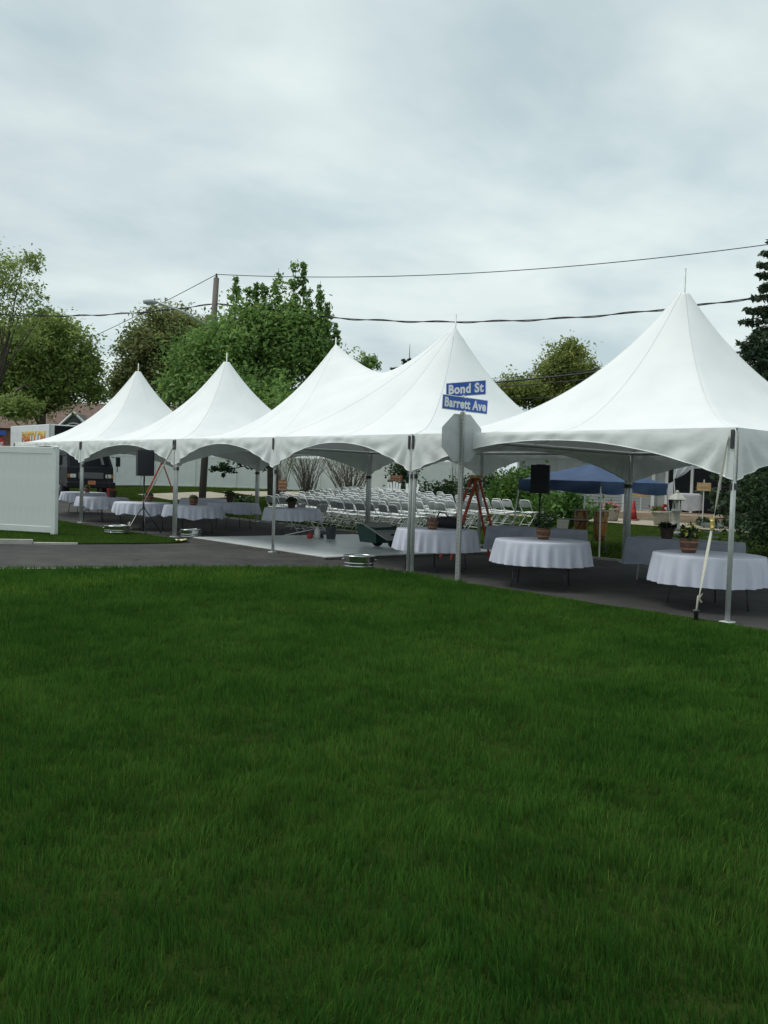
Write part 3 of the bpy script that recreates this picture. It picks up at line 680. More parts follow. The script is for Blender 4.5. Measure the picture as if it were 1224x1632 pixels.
# tiered stand with shells
ts = thing('tiered_stand', 'glass tiered stand topped with white shells on a grey cloth', 'stand', (3.70, 2.62, .758), .2)
MB().lathe([(.07,0),(.07,.012),(.014,.02),(.014,.28),(.02,.285)], 14).obj('stem', 'glass_tier', ts, True)
for z, r in ((.07,.11),(.16,.15),(.255,.19)):
    MB().lathe([(.015,z),(r*.85,z+.004),(r,z+.02),(r,z+.024),(r*.85,z+.010),(.015,z+.008)], 24).obj('tier', 'glass_tier', ts, True)
for k, (sx, sy, sr) in enumerate(((.0,.02,.085),(-.09,.07,.07),(.08,-.09,.075),(.05,.12,.06),(-.10,-.06,.06))):
    rows = []
    for i in range(9):
        q = i/8; row = []
        for j in range(15):
            a = -1.3+2.6*j/14; rr = sr*q*(1+.06*math.cos(14*a)); row.append((rr*math.sin(a), rr*math.cos(a)-sr*.5, .03*math.sin(q*math.pi)*1.6+.008*math.cos(14*a)*q+.01))
        rows.append(row)
    MB().grid(rows).obj('shell', 'shell_white', ts, True, (sx, sy, .268), (0,0,k*1.7))

# ------------------------------------------------------------------ folding chairs
def make_chair():
    t = empty('folding_chair', (0,0,0)); w = .205
    rows = []
    for i in range(6):
        q = i/5; x = -.19+.39*q; rows.append([(x, y*(1-.05*q), .435+.018*q*q+.012*(abs(y)/w)**2) for y in np.linspace(-w, w, 6)])
    m = MB().grid(rows); rows2 = [[(p[0], p[1], p[2]-.022) for p in r] for r in rows][::-1]; m.grid(rows2)
    top = [p for p in rows[0]]; m.box((-.19,0,.43), (.02,.40,.028)); m.box((.20,0,.447), (.02,.385,.028))
    m.obj('seat', 'chair_white', t)
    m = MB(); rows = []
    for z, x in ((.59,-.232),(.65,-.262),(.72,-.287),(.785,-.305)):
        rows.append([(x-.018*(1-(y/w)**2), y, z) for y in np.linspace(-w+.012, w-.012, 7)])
    m.grid(rows); m.grid([[(p[0]-.012, p[1], p[2]) for p in r] for r in rows][::-1]); m.obj('backrest', 'chair_white_shaded', t, True)
    m = MB(); m.tube([(.24,-w,.0),(-.09,-w,.44),(-.22,-w,.58),(-.295,-w,.76),(-.31,-w+.05,.815),(-.315,0,.822),(-.31,w-.05,.815),(-.295,w,.76),(-.22,w,.58),(-.09,w,.44),(.24,w,.0)], .0125, 5)
    m.obj('front_frame', 'chair_white', t, True)
    m = MB(); m.tube([(-.30,-w+.03,.0),(.10,-w+.03,.425),(.10,w-.03,.425),(-.30,w-.03,.0)], .0115, 5); m.obj('rear_frame', 'chair_white', t, True)
    m = MB(); m.tube([(.155,-w,.115),(.155,w,.115)], .009, 5); m.obj('stretcher', 'chair_white', t)
    m = MB(); m.tube([(-.235,-w+.03,.07),(-.235,w-.03,.07)], .009, 5); m.obj('stretcher', 'chair_white', t)
    return t
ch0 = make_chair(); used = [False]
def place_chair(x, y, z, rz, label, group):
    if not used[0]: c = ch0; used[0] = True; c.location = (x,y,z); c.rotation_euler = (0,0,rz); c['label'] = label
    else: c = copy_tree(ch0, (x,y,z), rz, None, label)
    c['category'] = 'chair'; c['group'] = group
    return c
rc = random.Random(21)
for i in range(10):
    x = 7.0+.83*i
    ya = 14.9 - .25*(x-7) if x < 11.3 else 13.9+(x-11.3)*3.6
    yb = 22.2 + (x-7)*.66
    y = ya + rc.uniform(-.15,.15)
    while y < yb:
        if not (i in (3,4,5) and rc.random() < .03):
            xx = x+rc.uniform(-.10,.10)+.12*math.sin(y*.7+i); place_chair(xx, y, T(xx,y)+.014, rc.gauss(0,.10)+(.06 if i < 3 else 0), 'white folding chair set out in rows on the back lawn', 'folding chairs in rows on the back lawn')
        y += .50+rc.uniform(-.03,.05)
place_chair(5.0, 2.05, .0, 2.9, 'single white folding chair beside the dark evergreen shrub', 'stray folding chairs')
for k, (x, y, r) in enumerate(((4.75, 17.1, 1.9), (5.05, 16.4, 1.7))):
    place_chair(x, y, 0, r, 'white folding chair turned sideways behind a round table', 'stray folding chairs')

# ------------------------------------------------------------------ dance floor and what stands on it
fl = thing('dance_floor', 'pale grey low dance floor of square panels at the tent front', 'dance floor', (.14, 8.9, 0))
pan = None; PW, PL = .985, .935
for i in range(5):
    for j in range(6):
        loc = ((i+.5)*PW, (j+.5)*PL, .035+.0015*((i*7+j*3) % 3))
        if pan is None: pan = MB().bbox((0,0,0), (PW-.008,PL-.008,.05), .004).obj('panel', 'stage_panel', fl); pan.location = loc
        else: inst(pan, fl, loc)
e = MB(); e.box((-.03,3*PL,.022), (.05,6*PL+.10,.044)); e.obj('edge_ramp', 'stage_edge', fl)
MB().box((2.5*PW,-.03,.022), (5*PW,.05,.044)).obj('edge_ramp', 'stage_edge', fl)
SZ = .064
def tub(x, y, z, label, r, h, ov=1.25, rz=0.0):
    t = thing('galvanised_tub', label, 'tub', (x, y, z), rz, 'galvanised tubs set down along the tent front'); t.scale = (ov, 1, 1)
    MB().lathe([(r*.94,0),(r*.95,.01),(r*.965,h*.22),(r*.985,h*.25),(r*.968,h*.29),(r*.97,h*.42),(r*.99,h*.46),(r*.975,h*.50),(r,h*.97)], 36).v
    m = MB().lathe([(.01,.012),(r*.92,.012),(r*.94,0),(r*.95,.01),(r*.965,h*.20),(r*.99,h*.24),(r*.968,h*.28),(r*.97,h*.44),(r*.995,h*.48),(r*.975,h*.52),(r,h*.97),(r*.97,h*.96),(r*.93,.03),(.01,.025)], 40, cap=False)
    o = m.obj('shell', 'galvanised', t)
    MB().tube([(r*1.0*math.cos(a), r*1.0*math.sin(a), h) for a in np.linspace(0, 2*math.pi, 41)], .011, 6, False).obj('rim', 'galvanised', t, True)
    for s in (-1, 1): MB().tube([(s*r*.99,-.06,h*.80),(s*(r+.03),-.05,h*.70),(s*(r+.03),.05,h*.70),(s*r*.99,.06,h*.80)], .006, 6).obj('handle', 'galvanised', t, True)
tub(-.32, 7.20, 0, 'shiny galvanised oval tub on asphalt in front of the dance floor corner', .25, .24, 1.12, -.7)
tub(-.95, 16.5, .02, 'galvanised tub lying on verge grass beside the speaker tripod', .27, .20, 1.15, -.5)
tub(.30, 14.95, 0, 'galvanised tub standing behind a tent leg at the dance floor end', .24, .21, 1.05, -.6)
bk_ = thing('bucket', 'dark grey plastic tub bucket on the dance floor beside the white jug', 'bucket', (3.30, 13.15, SZ))
MB().lathe([(.02,.01),(.11,0),(.115,.01),(.145,.29),(.152,.30),(.14,.295),(.11,.03),(.02,.02)], 22, cap=False).obj('pail', 'bucket_grey', bk_, True)
MB().tube([(0,-.148,.28),(.03,-.09,.36),(.04,0,.39),(.03,.09,.36),(0,.148,.28)], .006, 6).obj('handle', 'dark_metal', bk_, True)
jg = thing('jug', 'white plastic jug with a loop handle between bucket and red can', 'jug', (2.98, 13.30, SZ), .5)
MB().lathe([(.02,0),(.065,.003),(.075,.02),(.076,.17),(.062,.215),(.030,.25),(.026,.275),(.030,.278),(.030,.295),(.01,.298)], 18).obj('body', 'jug_white', jg, True)
MB().tube([(.02,0,.25),(.07,0,.255),(.085,0,.21),(.07,0,.16)], .013, 6).obj('handle', 'jug_white', jg, True)
rc_ = thing('fuel_can', 'small red plastic can on the dance floor beside the white jug', 'can', (2.80, 13.36, SZ), .3)
MB().bbox((0,0,.065), (.16,.13,.13), .03).obj('body', 'red_plastic', rc_); MB().tube([(.05,0,.12),(.05,0,.16),(-.02,0,.165),(-.05,0,.125)], .012, 6).obj('handle', 'red_plastic', rc_, True)
MB().lathe([(.022,.125),(.022,.15),(.01,.155)], 10, (-.055,.035,0)).obj('cap', 'black_plastic', rc_)
bm_ = thing('broom', 'pale broom lying with its pole raised over the dance floor end', 'broom', (2.6, 14.2, SZ))
MB().tube([(0,0,.03),(.62,-.62,.24)], .013, 8).obj('pole', 'white_leg', bm_, True)
hb = MB(); hb.bbox((.66,-.66,.12), (.10,.30,.05), .012); hb.obj('head', 'bucket_grey', bm_)
br_ = MB()
for k in range(14): br_.tube([(.62+.02*(k%3),-.79+.02*k,.095),(.62+.03*(k%3),-.80+.021*k,-.0)], .012, 4)
kind(br_.obj('bristles', 'black_plastic', bm_), 'stuff')
# garden cart, tipped forward
ct = thing('garden_cart', 'dark green two wheeled dump cart with its grey bed tipped on the dance floor', 'cart', (2.86, 10.42, SZ), 0)
def wheel(y):
    w = MB().lathe([(.06,-.045),(.13,-.05),(.165,-.03),(.172,0),(.165,.03),(.13,.05),(.06,.045)], 22); w.v = [(p[0], p[2], p[1]) for p in w.v]
    o = w.obj('wheel', 'rubber', ct, True, (.02, y, .172)); r = MB().lathe([(.02,-.05),(.06,-.048),(.10,-.03),(.10,.03),(.06,.048),(.02,.05)], 16); r.v = [(p[0], p[2], p[1]) for p in r.v]; r.obj('rim', 'cart_grey', o, True)
wheel(.30); wheel(-.30)
MB().tube([(.02,-.30,.172),(.02,.30,.172)], .014, 8).obj('axle', 'dark_metal', ct)
R1 = Matrix.Rotation(.0, 3, 'Y')
bd = MB(); A = [(-.30,.55,.10),(.34,.55,.12),(.42,.62,.50),(-.36,.62,.48)]; B_ = [(-.24,.02,.10),(.28,.02,.10),(.34,-.02,.46),(-.30,-.02,.44)]
bd.add(A+B_, [(0,1,2,3),(7,6,5,4),(0,4,5,1),(1,5,6,2),(3,7,4,0)]); bd.add([tuple(Vector(p)*.97+Vector((0,.012,.03))) for p in A+B_], [(3,2,1,0),(4,5,6,7),(1,5,4,0),(2,6,5,1),(0,4,7,3)]); bd.obj('tub', 'cart_green', ct)
pl = MB(); pl.add([(-.36,.42,.52),(.40,.42,.52),(.40,-.52,.20),(-.36,-.52,.20),(-.36,.42,.55),(.40,.42,.55),(.40,-.52,.23),(-.36,-.52,.23)], [(0,1,2,3),(7,6,5,4),(0,4,5,1),(1,5,6,2),(2,6,7,3),(3,7,4,0)]); pl.obj('tipped_bed', 'cart_grey', ct)
MB().tube([(.0,.30,.30),(.05,.62,.55),(.05,.80,.52)], .014, 6).obj('handle', 'twig', ct, True)

# ------------------------------------------------------------------ loudspeakers on tripods
def speaker(x, y, z, rz, tl, sl, zb, gz_tilt=.0):
    t = thing('speaker_tripod', tl, 'tripod', (x, y, z), rz, 'tripod speaker stands')
    MB().tube([(0,0,.06),(0,0,zb-z+.06)], .019, 10).obj('pole', 'black_plastic', t, True)
    MB().lathe([(.032,.62),(.036,.64),(.036,.70),(.032,.72)], 12).obj('collar', 'black_plastic', t)
    for k in range(3):
        a = k*2*math.pi/3+.4; c, s = math.cos(a), math.sin(a)
        l = MB().tube([(.03*c,.03*s,.66),(.58*c,.58*s,.012)], .013, 6).obj('leg', 'black_plastic', t, True)
        MB().tube([(.02*c,.02*s,.16),(.33*c,.33*s,.30)], .009, 6).obj('brace', 'black_plastic', l)
    b = thing('loudspeaker', sl, 'loudspeaker', (x, y, zb), rz, 'loudspeakers on stands'); b.rotation_euler = (gz_tilt, 0, rz)
    pf = [(-.215,-.17),(.215,-.17),(.215,.02),(.13,.20),(-.13,.20),(-.215,.02)]
    MB().prism(pf, 0, .66).obj('cabinet', 'black_plastic', b)
    MB().bbox((0,-.176,.33), (.39,.014,.61), .005).obj('grille', 'black_grille', b)
    MB().bbox((0,0,.668), (.22,.05,.016), .005).obj('handle', 'black_plastic', b)
    cb = MB().tube([(.05,.17,.12),(.0,.28,.0),(-.03,.30,-.25),(.02,.20,-.32),(.06,.16,-.10)], .008, 6).obj('cable', 'black_plastic', b, True)
cam_rz = lambda x, y: math.atan2(y-CAM.y, x-CAM.x)-math.pi/2
speaker(-.20, 16.60, 0, cam_rz(-.2,16.6)+.25, 'black tripod stand of the speaker beside the verge grass', 'black loudspeaker on a tripod beside the red stepladder and verge', 1.50, -.04)
speaker(6.02, 8.62, 0, cam_rz(6,8.6)-.12, 'black tripod stand of the speaker in front of the blue canopy', 'black loudspeaker on a stand in front of the blue canopy', 1.41)

# ------------------------------------------------------------------ stepladders
def ladder(x, y, z, rz, h, label, open_=.55, w0=.24, w1=.36):
    t = thing('stepladder', label, 'stepladder', (x, y, z), rz, 'red stepladders')
    for s in (-1, 1):
        MB().tube([(-.02,s*w0*.5,h),(-open_,s*w1*.72,0)], .036, 4).obj('front_rail', 'ladder_red', t)
        MB().tube([(.02,s*w0*.5,h),(open_*.85,s*w1*.66,0)], .028, 4).obj('rear_rail', 'ladder_red', t)
        MB().tube([(-.02-open_*.45,s*w1*.60,h*.55),(.02+open_*.38,s*w1*.57,h*.55)], .008, 5).obj('spreader', 'aluminium', t)
    n = int(h/.30)
    for k in range(1, n+1):
        q = 1-k*.30/h
        if q <= 0.02: continue
        xx = -.02-(open_-.02)*q; ww = w0*.5+(w1*.72-w0*.5)*q; MB().bbox((xx,0,h*(1-q)), (.085,ww*2,.022), .004).obj('step', 'aluminium', t)
        if k % 2: xx = .02+(open_*.85-.02)*q; ww = w0*.5+(w1*.66-w0*.5)*q; MB().tube([(xx,-ww,h*(1-q)),(xx,ww,h*(1-q))], .012, 6).obj('rear_rung', 'ladder_red', t)
    MB().bbox((0,0,h+.02), (.16,w0+.16,.06), .012).obj('top_cap', 'ladder_top', t)
ladder(3.3, 8.0, 0, -.35, 1.72, 'dark red stepladder with yellow top cap beside the long grey clothed table', .62, .26, .40)
ladder(7.82, 32.26, T(7.82,32.26), -.45, 1.74, 'red stepladder standing in front of the white back fence', .80, .24, .40)

# ------------------------------------------------------------------ blue pop-up canopy with drums
cn = thing('popup_canopy', 'faded blue pop up canopy on slanted white legs behind the tents', 'canopy', (7.62, 8.38, 0), 0)
hs = 1.25; zv = 1.72
rows = []
for i in range(13):
    q = i/12; row = []
    for k in range(49):
        th = 2*math.pi*k/48; c, s = math.cos(th), math.sin(th); m_ = max(abs(c), abs(s)); 
        d = hs*q*(1/m_); sag = -.05*math.sin(math.pi*q)*(1-abs(abs(c)-abs(s)))*-1 if False else -.04*math.sin(math.pi*q)*abs(math.cos(2*th))
        row.append((c*d, s*d, zv+.44*(1-q)+sag+(.012*math.sin(7*th) if q > .9 else 0)))
    rows.append(row)
MB().grid(rows[::-1]).obj('roof', 'canopy_blue', cn, True)
for (ax, ay, bx_, by) in ((-1,-1,1,-1),(1,-1,1,1),(1,1,-1,1),(-1,1,-1,-1)):
    cols = []
    for k in range(25):
        q = k/24; x, y = (ax+(bx_-ax)*q)*hs, (ay+(by-ay)*q)*hs; nx, ny = (ay-by)/2, (bx_-ax)/2; nx, ny = -nx, -ny
        cols.append([(x+(.01+.02*math.sin(9*q+r*3)*r)*-nx*-1, y+(.01+.02*math.sin(9*q+r*3)*r)*-ny*-1, zv+.01-r*(.27+.025*math.sin(q*math.pi*3))) for r in (0,.25,.5,.75,1)])
    MB().grid(cols).obj('valance', 'canopy_blue', cn, True)
for sx in (-1, 1):
    for sy in (-1, 1):
        gz = T(7.62+sx*1.5, 8.38+sy*1.5)
        l = MB().tube([(sx*(hs-.02),sy*(hs-.02),zv-.02),(sx*(hs+.12),sy*(hs+.12),gz+.02)], .019, 6).obj('leg', 'white_leg', cn)
        MB().bbox((sx*(hs+.12),sy*(hs+.12),gz+.03), (.09,.09,.012), .003).obj('foot', 'white_leg', l)
def conga(x, y, label, h=.72):
    gz = T(x, y)+.02; t = thing('conga_drum', label, 'drum', (x, y, gz), 0, 'conga drums under the blue canopy')
    b = MB().lathe([(.11,.28),(.125,.36),(.155,.55),(.165,.72),(.158,.90),(.148,.995)], 24).obj('shell', 'conga_wood', t, True)
    MB().lathe([(.150,.96),(.160,.965),(.160,.99),(.152,1.0),(.10,1.006),(.01,1.008)], 24).obj('head', 'drum_skin', t, True)
    MB().lathe([(.163,.70),(.168,.702),(.168,.722),(.163,.724)], 24, cap=False).obj('band', 'dark_metal', b)
    for k in range(6):
        a = k*math.pi/3; MB().box((.166*math.cos(a), .166*math.sin(a), .90), (.018,.018,.12), Matrix.Rotation(a, 3, 'Z')).obj('lug', 'dark_metal', b)
    for k in range(3):
        a = k*2.094+.3; MB().tube([(.13*math.cos(a),.13*math.sin(a),.42),(.27*math.cos(a),.27*math.sin(a),.0)], .012, 6).obj('stand_leg', 'dark_metal', t)
    MB().tube([(.14*math.cos(a),.14*math.sin(a),.40) for a in np.linspace(0,6.283,17)], .012, 5, False).obj('stand_ring', 'dark_metal', t)
conga(7.12, 8.28, 'amber conga drum behind the sheet music stand'); conga(7.12, 7.70, 'darker amber conga drum beside the white canopy leg')
ms = thing('music_stand', 'folding stand with a flat grey tray in front of the conga drums', 'stand', (6.55, 8.05, .03), .3)
MB().bbox((0,0,.80), (.42,.60,.02), .006).obj('tray', 'cart_grey', ms)
for s in (-1, 1): MB().tube([(.02,s*.22,.79),(-.02,-s*.22,.0)], .013, 6).obj('leg', 'black_plastic', ms)
MB().add([(-.215,.0,.79),(-.215,.30,.79),(-.235,.30,.35),(-.235,.05,.40)], [(0,1,2,3)]).add([(-.211,.0,.79),(-.211,.30,.79),(-.231,.30,.35),(-.231,.05,.40)], [(3,2,1,0)]).obj('hanging_cloth', 'strap', ms)
# crate with white cloth-like boxes beneath
cr = thing('plant_tray', 'low white latticed tray on the grass behind a grey clothed table', 'tray', (6.9, 9.5, T(6.9,9.5)+.02), .2)
for i in range(5): MB().bbox((0,-.36+.18*i,.32), (.22,.16,.12), .01).obj('box', 'drape', cr)
MB().bbox((0,0,.13), (.26,.95,.26), .01).obj('base', 'black_plastic', cr)

# ------------------------------------------------------------------ garden in front of the house
def foliage(name, blobs, n, size, m, seed, parent=None, per=26, spread=.42, shell=.55, up=.25):
    g = np.random.default_rng(seed); B = np.array(blobs, float); wt = (B[:,3]*B[:,4]*B[:,5])**.6; wt /= wt.sum()
    nc = max(4, n//per); bi = g.choice(len(B), nc, p=wt); d = g.normal(size=(nc,3)); d /= np.linalg.norm(d,axis=1)[:,None]
    rr = shell+(1-shell)*g.random(nc)**.6; rr *= 1+.16*g.normal(size=nc)
    C = B[bi,:3]+d*B[bi,3:6]*rr[:,None]
    ci = np.repeat(np.arange(nc), per); cs = B[bi,3:6].mean(1)*spread*(.6+.8*g.random(nc))
    cs = np.minimum(cs, size*3.6)
    L = C[ci]+g.normal(size=(len(ci),3))*cs[ci][:,None]*np.array([.62,.62,.42])
    V, F = quads(L, size*(.55+.9*g.random(len(ci))), g, up)
    ctint = g.random(nc)*.75; t = np.clip(ctint[ci]+.3*(g.random(len(ci))-.4), 0, 1)
    return mesh_np(name, V, F, m, np.repeat(t, 4), parent)
def pot_big(x, y, label, flower, seed, s=1.0):
    t = thing('garden_planter', label, 'planter', (x, y, T(x,y)+.035), 0, 'large stone planters on the footpath'); t.scale = (s,s,s)
    p = MB().lathe([(.20,0),(.22,.02),(.27,.30),(.285,.36),(.32,.37),(.325,.43),(.30,.435),(.28,.40)], 28).obj('pot', 'stone_pot', t, True)
    MB().lathe([(.257,.20),(.268,.205),(.270,.225),(.262,.23)], 28, cap=False).obj('band', 'stone_pot', p)
    MB().lathe([(.285,.395),(.1,.40),(.01,.40)], 16).obj('soil', 'soil', t)
    kind(foliage('foliage', [(0,0,.44,.26,.26,.12)], 220, .08, 'leaf_bush', seed, t), 'stuff')
    kind(foliage('flowers', [(0,0,.50,.27,.27,.13)], 200, .075, flower, seed+1, t), 'stuff')
pot_big(16.0, 14.3, 'large round stone planter of pink flowers beside the conga drums', 'petal_pink', 31, 1.0)
pot_big(15.55, 11.95, 'large round stone planter of red flowers beside the stone lantern', 'petal_red', 33, 1.05)
cn2 = thing('traffic_cone', 'tall red traffic cone on the footpath between stone planters', 'cone', (17.3, 14.35, T(17.3,14.35)+.035), .4)
MB().bbox((0,0,.02), (.36,.36,.04), .01).obj('base', 'cone_red', cn2); MB().lathe([(.14,.04),(.10,.28),(.035,.70),(.025,.71)], 20).obj('body', 'cone_red', cn2, True)
MB().lathe([(.098,.30),(.076,.43)], 20, cap=False).obj('sleeve', 'red_plastic', cn2, True)
def board_sign(x, y, z, rz, label, w, h, zc, m, pole=True, lines=3, seed=1):
    t = thing('wooden_sign', label, 'sign', (x, y, z), rz, 'painted wooden signs')
    b = MB().bbox((0,0,zc), (w,.022,h), .006).obj('board', m, t); g = random.Random(seed)
    for k in range(lines):
        zz = zc+h*.5-h*(k+.65)/lines; xx = -w*.38
        while xx < w*.34:
            l = g.uniform(.05,.13)*w*1.6; pts = [(min(xx+l*q, w*.42), -.0145, zz+h/lines*.16*math.sin(q*9+xx*40)) for q in np.linspace(0,1,7)]
            MB().tube(pts, .006, 4).obj('brush_stroke', 'writing', b); xx += l+.035*w*2
    if pole: MB().bbox((0,.03,zc*.5+.08), (.035,.028,zc+.30), .004).obj('stake', 'white_leg', t)
    return t
fz = cam_rz
board_sign(19.4, 15.6, T(19.4,15.6)+.02, fz(19.4,15.6)+.1, 'yellowish wooden sign with pale writing leaning by the siding wall above the cone', .56, .36, .98, 'sign_board', True, 3, 4)
board_sign(15.75, 10.58, T(15.7,10.5)+.03, fz(15.7,10.5), 'wooden sign on a tall pale stake in front of the porch', .42, .26, 1.28, 'sign_board', True, 2, 5)
board_sign(9.6, 25.3, T(9.6,25.3)+.01, fz(9.6,25.3), 'reddish wooden sign on a stake in front of the bare shrubs', .34, .42, 1.02, 'sign_board_red', True, 3, 6)
board_sign(17.6, 28.0, T(17.6,28.0), fz(17,28)+.2, 'wide brown wooden sign beyond the last row of chairs', .55, .26, 1.22, 'sign_board_red', True, 2, 7)
# stone lantern
ln = thing('stone_lantern', 'grey stone garden lantern with a wide pointed roof on the back lawn', 'lantern', (12.35, 9.22, T(12.35,9.2)+.01), .6)
MB().lathe([(.14,0),(.14,.06),(.115,.09),(.10,.12)], 24).obj('foot', 'lantern_stone', ln, True)
MB().lathe([(.115,.11),(.118,.20),(.100,.23),(.094,.58),(.112,.60),(.112,.63),(.14,.65),(.145,.70),(.12,.72)], 24).obj('column', 'lantern_stone', ln, True)
for k in range(4):
    a = k*math.pi/2; MB().box((.095*math.cos(a), .095*math.sin(a), .84), (.05,.09,.25), Matrix.Rotation(a, 3, 'Z')).obj('pillar', 'lantern_stone', ln)
MB().lathe([(.05,.72),(.05,.96)], 12).obj('core', 'dark_pot', ln)
MB().lathe([(.10,.955),(.24,.97),(.30,.985),(.235,1.05),(.13,1.13),(.06,1.16),(.065,1.19),(.045,1.23),(.01,1.25)], 6).obj('roof', 'lantern_stone', ln)
# house with siding, dark porch windows, deck, drapes
hs_ = thing('house', 'clapboard house with tall dark windows and white trim behind the footpath', 'house', (21.0, 5.0, .45))
HX = 0.6; HL = 19.0
wl = MB(); wl.box((3.6,HL/2,1.5), (5.9,HL,3.0)); wl.obj('wall', 'siding', hs_)
cb0 = None
for k in range(24):
    z = .06+k*.118
    if cb0 is None:
        m = MB(); m.add([(0,11.7,0),(0,HL,0),(-.022,HL,0),(-.022,11.7,0),(0,11.7,.112),(0,HL,.112),(-.004,HL,.112),(-.004,11.7,.112)], [(0,1,2,3),(7,6,5,4),(3,2,6,7),(1,0,4,5),(2,1,5,6),(0,3,7,4)])
        cb0 = m.obj('clapboard', 'siding', hs_, False, (.645,0,z))
    else: inst(cb0, hs_, (.645,0,z))
MB().box((.60,11.62,1.5), (.10,.16,3.0)).obj('corner_board', 'trim_white', hs_); MB().box((.60,HL,1.5), (.12,.14,3.0)).obj('corner_board', 'trim_white', hs_)
MB().box((.60,13.0,1.5), (.09,.24,3.0)).obj('porch_column', 'trim_white', hs_)
for k, y in enumerate((2.95, 4.15, 5.35, 6.55, 7.75, 8.95, 10.15)):
    w = MB().box((.62,y+.3,1.45), (.06,1.10,2.5)).obj('window', 'window_dark', hs_)
    f = MB(); 
    MB().box((.58,y-.30,1.45), (.10,.12,2.6)).obj('mullion', 'trim_white', w)
    MB().box((.585,y+.3,1.95), (.07,1.1,.07)).obj('rail', 'trim_white', w)
MB().box((.58,10.98,1.45), (.10,.12,2.6)).obj('mullion', 'trim_white', hs_)
rf = MB(); rf.add([(-.2,-.4,2.95),(-.2,HL+.4,2.95),(3.6,HL+.4,3.9),(3.6,-.4,3.9),(7.4,HL+.4,2.95),(7.4,-.4,2.95),(-.2,-.4,2.85),(-.2,HL+.4,2.85),(7.4,HL+.4,2.85),(7.4,-.4,2.85)],
   [(3,2,1,0),(5,4,2,3),(0,1,7,6),(5,9,8,4),(6,7,8,9),(1,2,4,8,7),(0,6,9,5,3)]); rf.obj('roof', 'roof_grey', hs_)
dk = thing('deck', 'brown wooden deck step in front of the dark porch windows', 'deck', (18.3, 10.6, T(18.3,12)), 0)
for k in range(14):
    if k == 0: d0_ = MB().bbox((0,2.9,0), (.205,5.8,.035), .005).obj('board', 'deck_wood', dk, False, (.11,0,.26))
    else: inst(d0_, dk, (.11+k*.212,0,.26))
MB().box((.03,2.9,.12), (.05,5.8,.24)).obj('riser', 'deck_wood', dk)
gt = thing('gift_table', 'small table hung with a white cloth on the porch deck', 'table', (20.2, 14.0, T(18.75,14)+.28), fz(20.2,14))
MB().bbox((0,0,.72), (.80,.56,.03), .006).obj('tabletop', 'table_ply', gt)
for sx in (-1,1):
    for sy in (-1,1): MB().box((sx*.34,sy*.22,.36), (.04,.04,.70)).obj('leg', 'table_ply', gt)
c_ = MB(); rows = []
for j in range(8):
    q = j/7; row = []
    for i in range(41):
        th = 2*math.pi*i/40; c, s = math.cos(th), math.sin(th); m_ = max(abs(c),abs(s))**.8; f = 1+.10*q+.035*q*math.sin(10*th)
        row.append((.43*c/m_*f, .31*s/m_*f, .745-.62*q*(1+.05*math.sin(3*th))))
    rows.append(row)
c_.grid([[(0,0,.75)]*41]+rows); co_ = c_.obj('tablecloth', 'drape', None, True, gt.location, (0,0,fz(20.2,14))); tag(co_, 'white cloth draped over the small porch table', 'tablecloth')
def drape(name, x, y, z, rz, pts, label):
    rows = []
    for q in np.linspace(0,1,13):
        row = []
        for r in np.linspace(0,1,9):
            top, bot = pts; p = Vector(top[0]).lerp(Vector(top[1]), r); b = Vector(bot[0]).lerp(Vector(bot[1]), r); v = p.lerp(b, q); v.y += .05*math.sin(r*14+q*2)*(.4+q); v.z -= .18*math.sin(q*math.pi)*r
            row.append(v)
        rows.append(row)
    t = thing(name, label, 'drape', (x,y,z), rz, 'white drapes on the porch arch')
    MB().grid(rows).obj('fabric', 'drape', t, True)
    return t
za = T(17.6,10)
d1 = drape('white_drape', 18.4, 13.5, za+.25, fz(18.4,13.5), (((0,0,2.05),(1.0,0,2.35)), ((0,0,1.30),(.10,0,1.32))), 'white fabric swag hung from the porch arch post beside the lantern')
MB().tube([(0,.02,2.3),(.0,.02,1.3),(.12,.0,.03)], .022, 6).obj('post', 'white_leg', d1)
MB().add([(-.22,.03,1.1),(-.02,.05,1.2),(.0,.04,.55),(-.2,.05,.6)], [(0,1,2,3)]).obj('tail', 'drape', d1)
d2 = drape('white_drape', 17.6, 10.0, za, fz(17.6,10), (((-.6,0,2.35),(.5,0,2.05)), ((.3,0,1.45),(.5,0,1.30))), 'white fabric swag hanging beside the evergreen shrub')
MB().tube([(.5,.02,2.3),(.5,.0,.03)], .022, 6).obj('post', 'white_leg', d2)

# ------------------------------------------------------------------ fences
ff = thing('vinyl_fence', 'tall white vinyl privacy fence ending at a capped post beside the street', 'fence', (-2.52, 16.50, .02), math.atan2(17.84-16.52, -3.41+2.51))
FH = 2.08; nb = 26
bd0 = None
for k in range(nb):
    xx = .10+k*.172
    if bd0 is None: bd0 = MB().bbox((.084,0,FH/2+.02), (.1712,.022,FH-.22), .001).obj('board', 'fence_vinyl', ff, False, (xx,0,0))
    else: inst(bd0, ff, (xx,0,0))
for z, h in ((.11,.15),(FH-.05,.16)): MB().bbox((2.35,0,z), (4.6,.045,h), .006).obj('rail', 'fence_vinyl', ff)
for x in (.03, 2.45):
    po = MB().bbox((x,0,FH/2+.01), (.127,.127,FH+.02), .006).obj('post', 'fence_vinyl', ff)
    MB().lathe([(.10,FH+.02),(.10,FH+.045),(.0,FH+.085)], 4, (x,0,0)).obj('cap', 'fence_vinyl', po)
bf = thing('vinyl_fence', 'long white vinyl privacy fence behind the chairs and bare shrubs', 'fence', (0,0,0))
fa, fb = at(120, 774, 56), at(760, 792, 52)
fa2, fb2 = Vector((fa.x, fa.y)), Vector((fb.x, fb.y)); flen = (fb2-fa2).length; fdir = (fb2-fa2)/flen; nsec = int(flen/2.44)+1
zA, zB = fa.z, fb.z
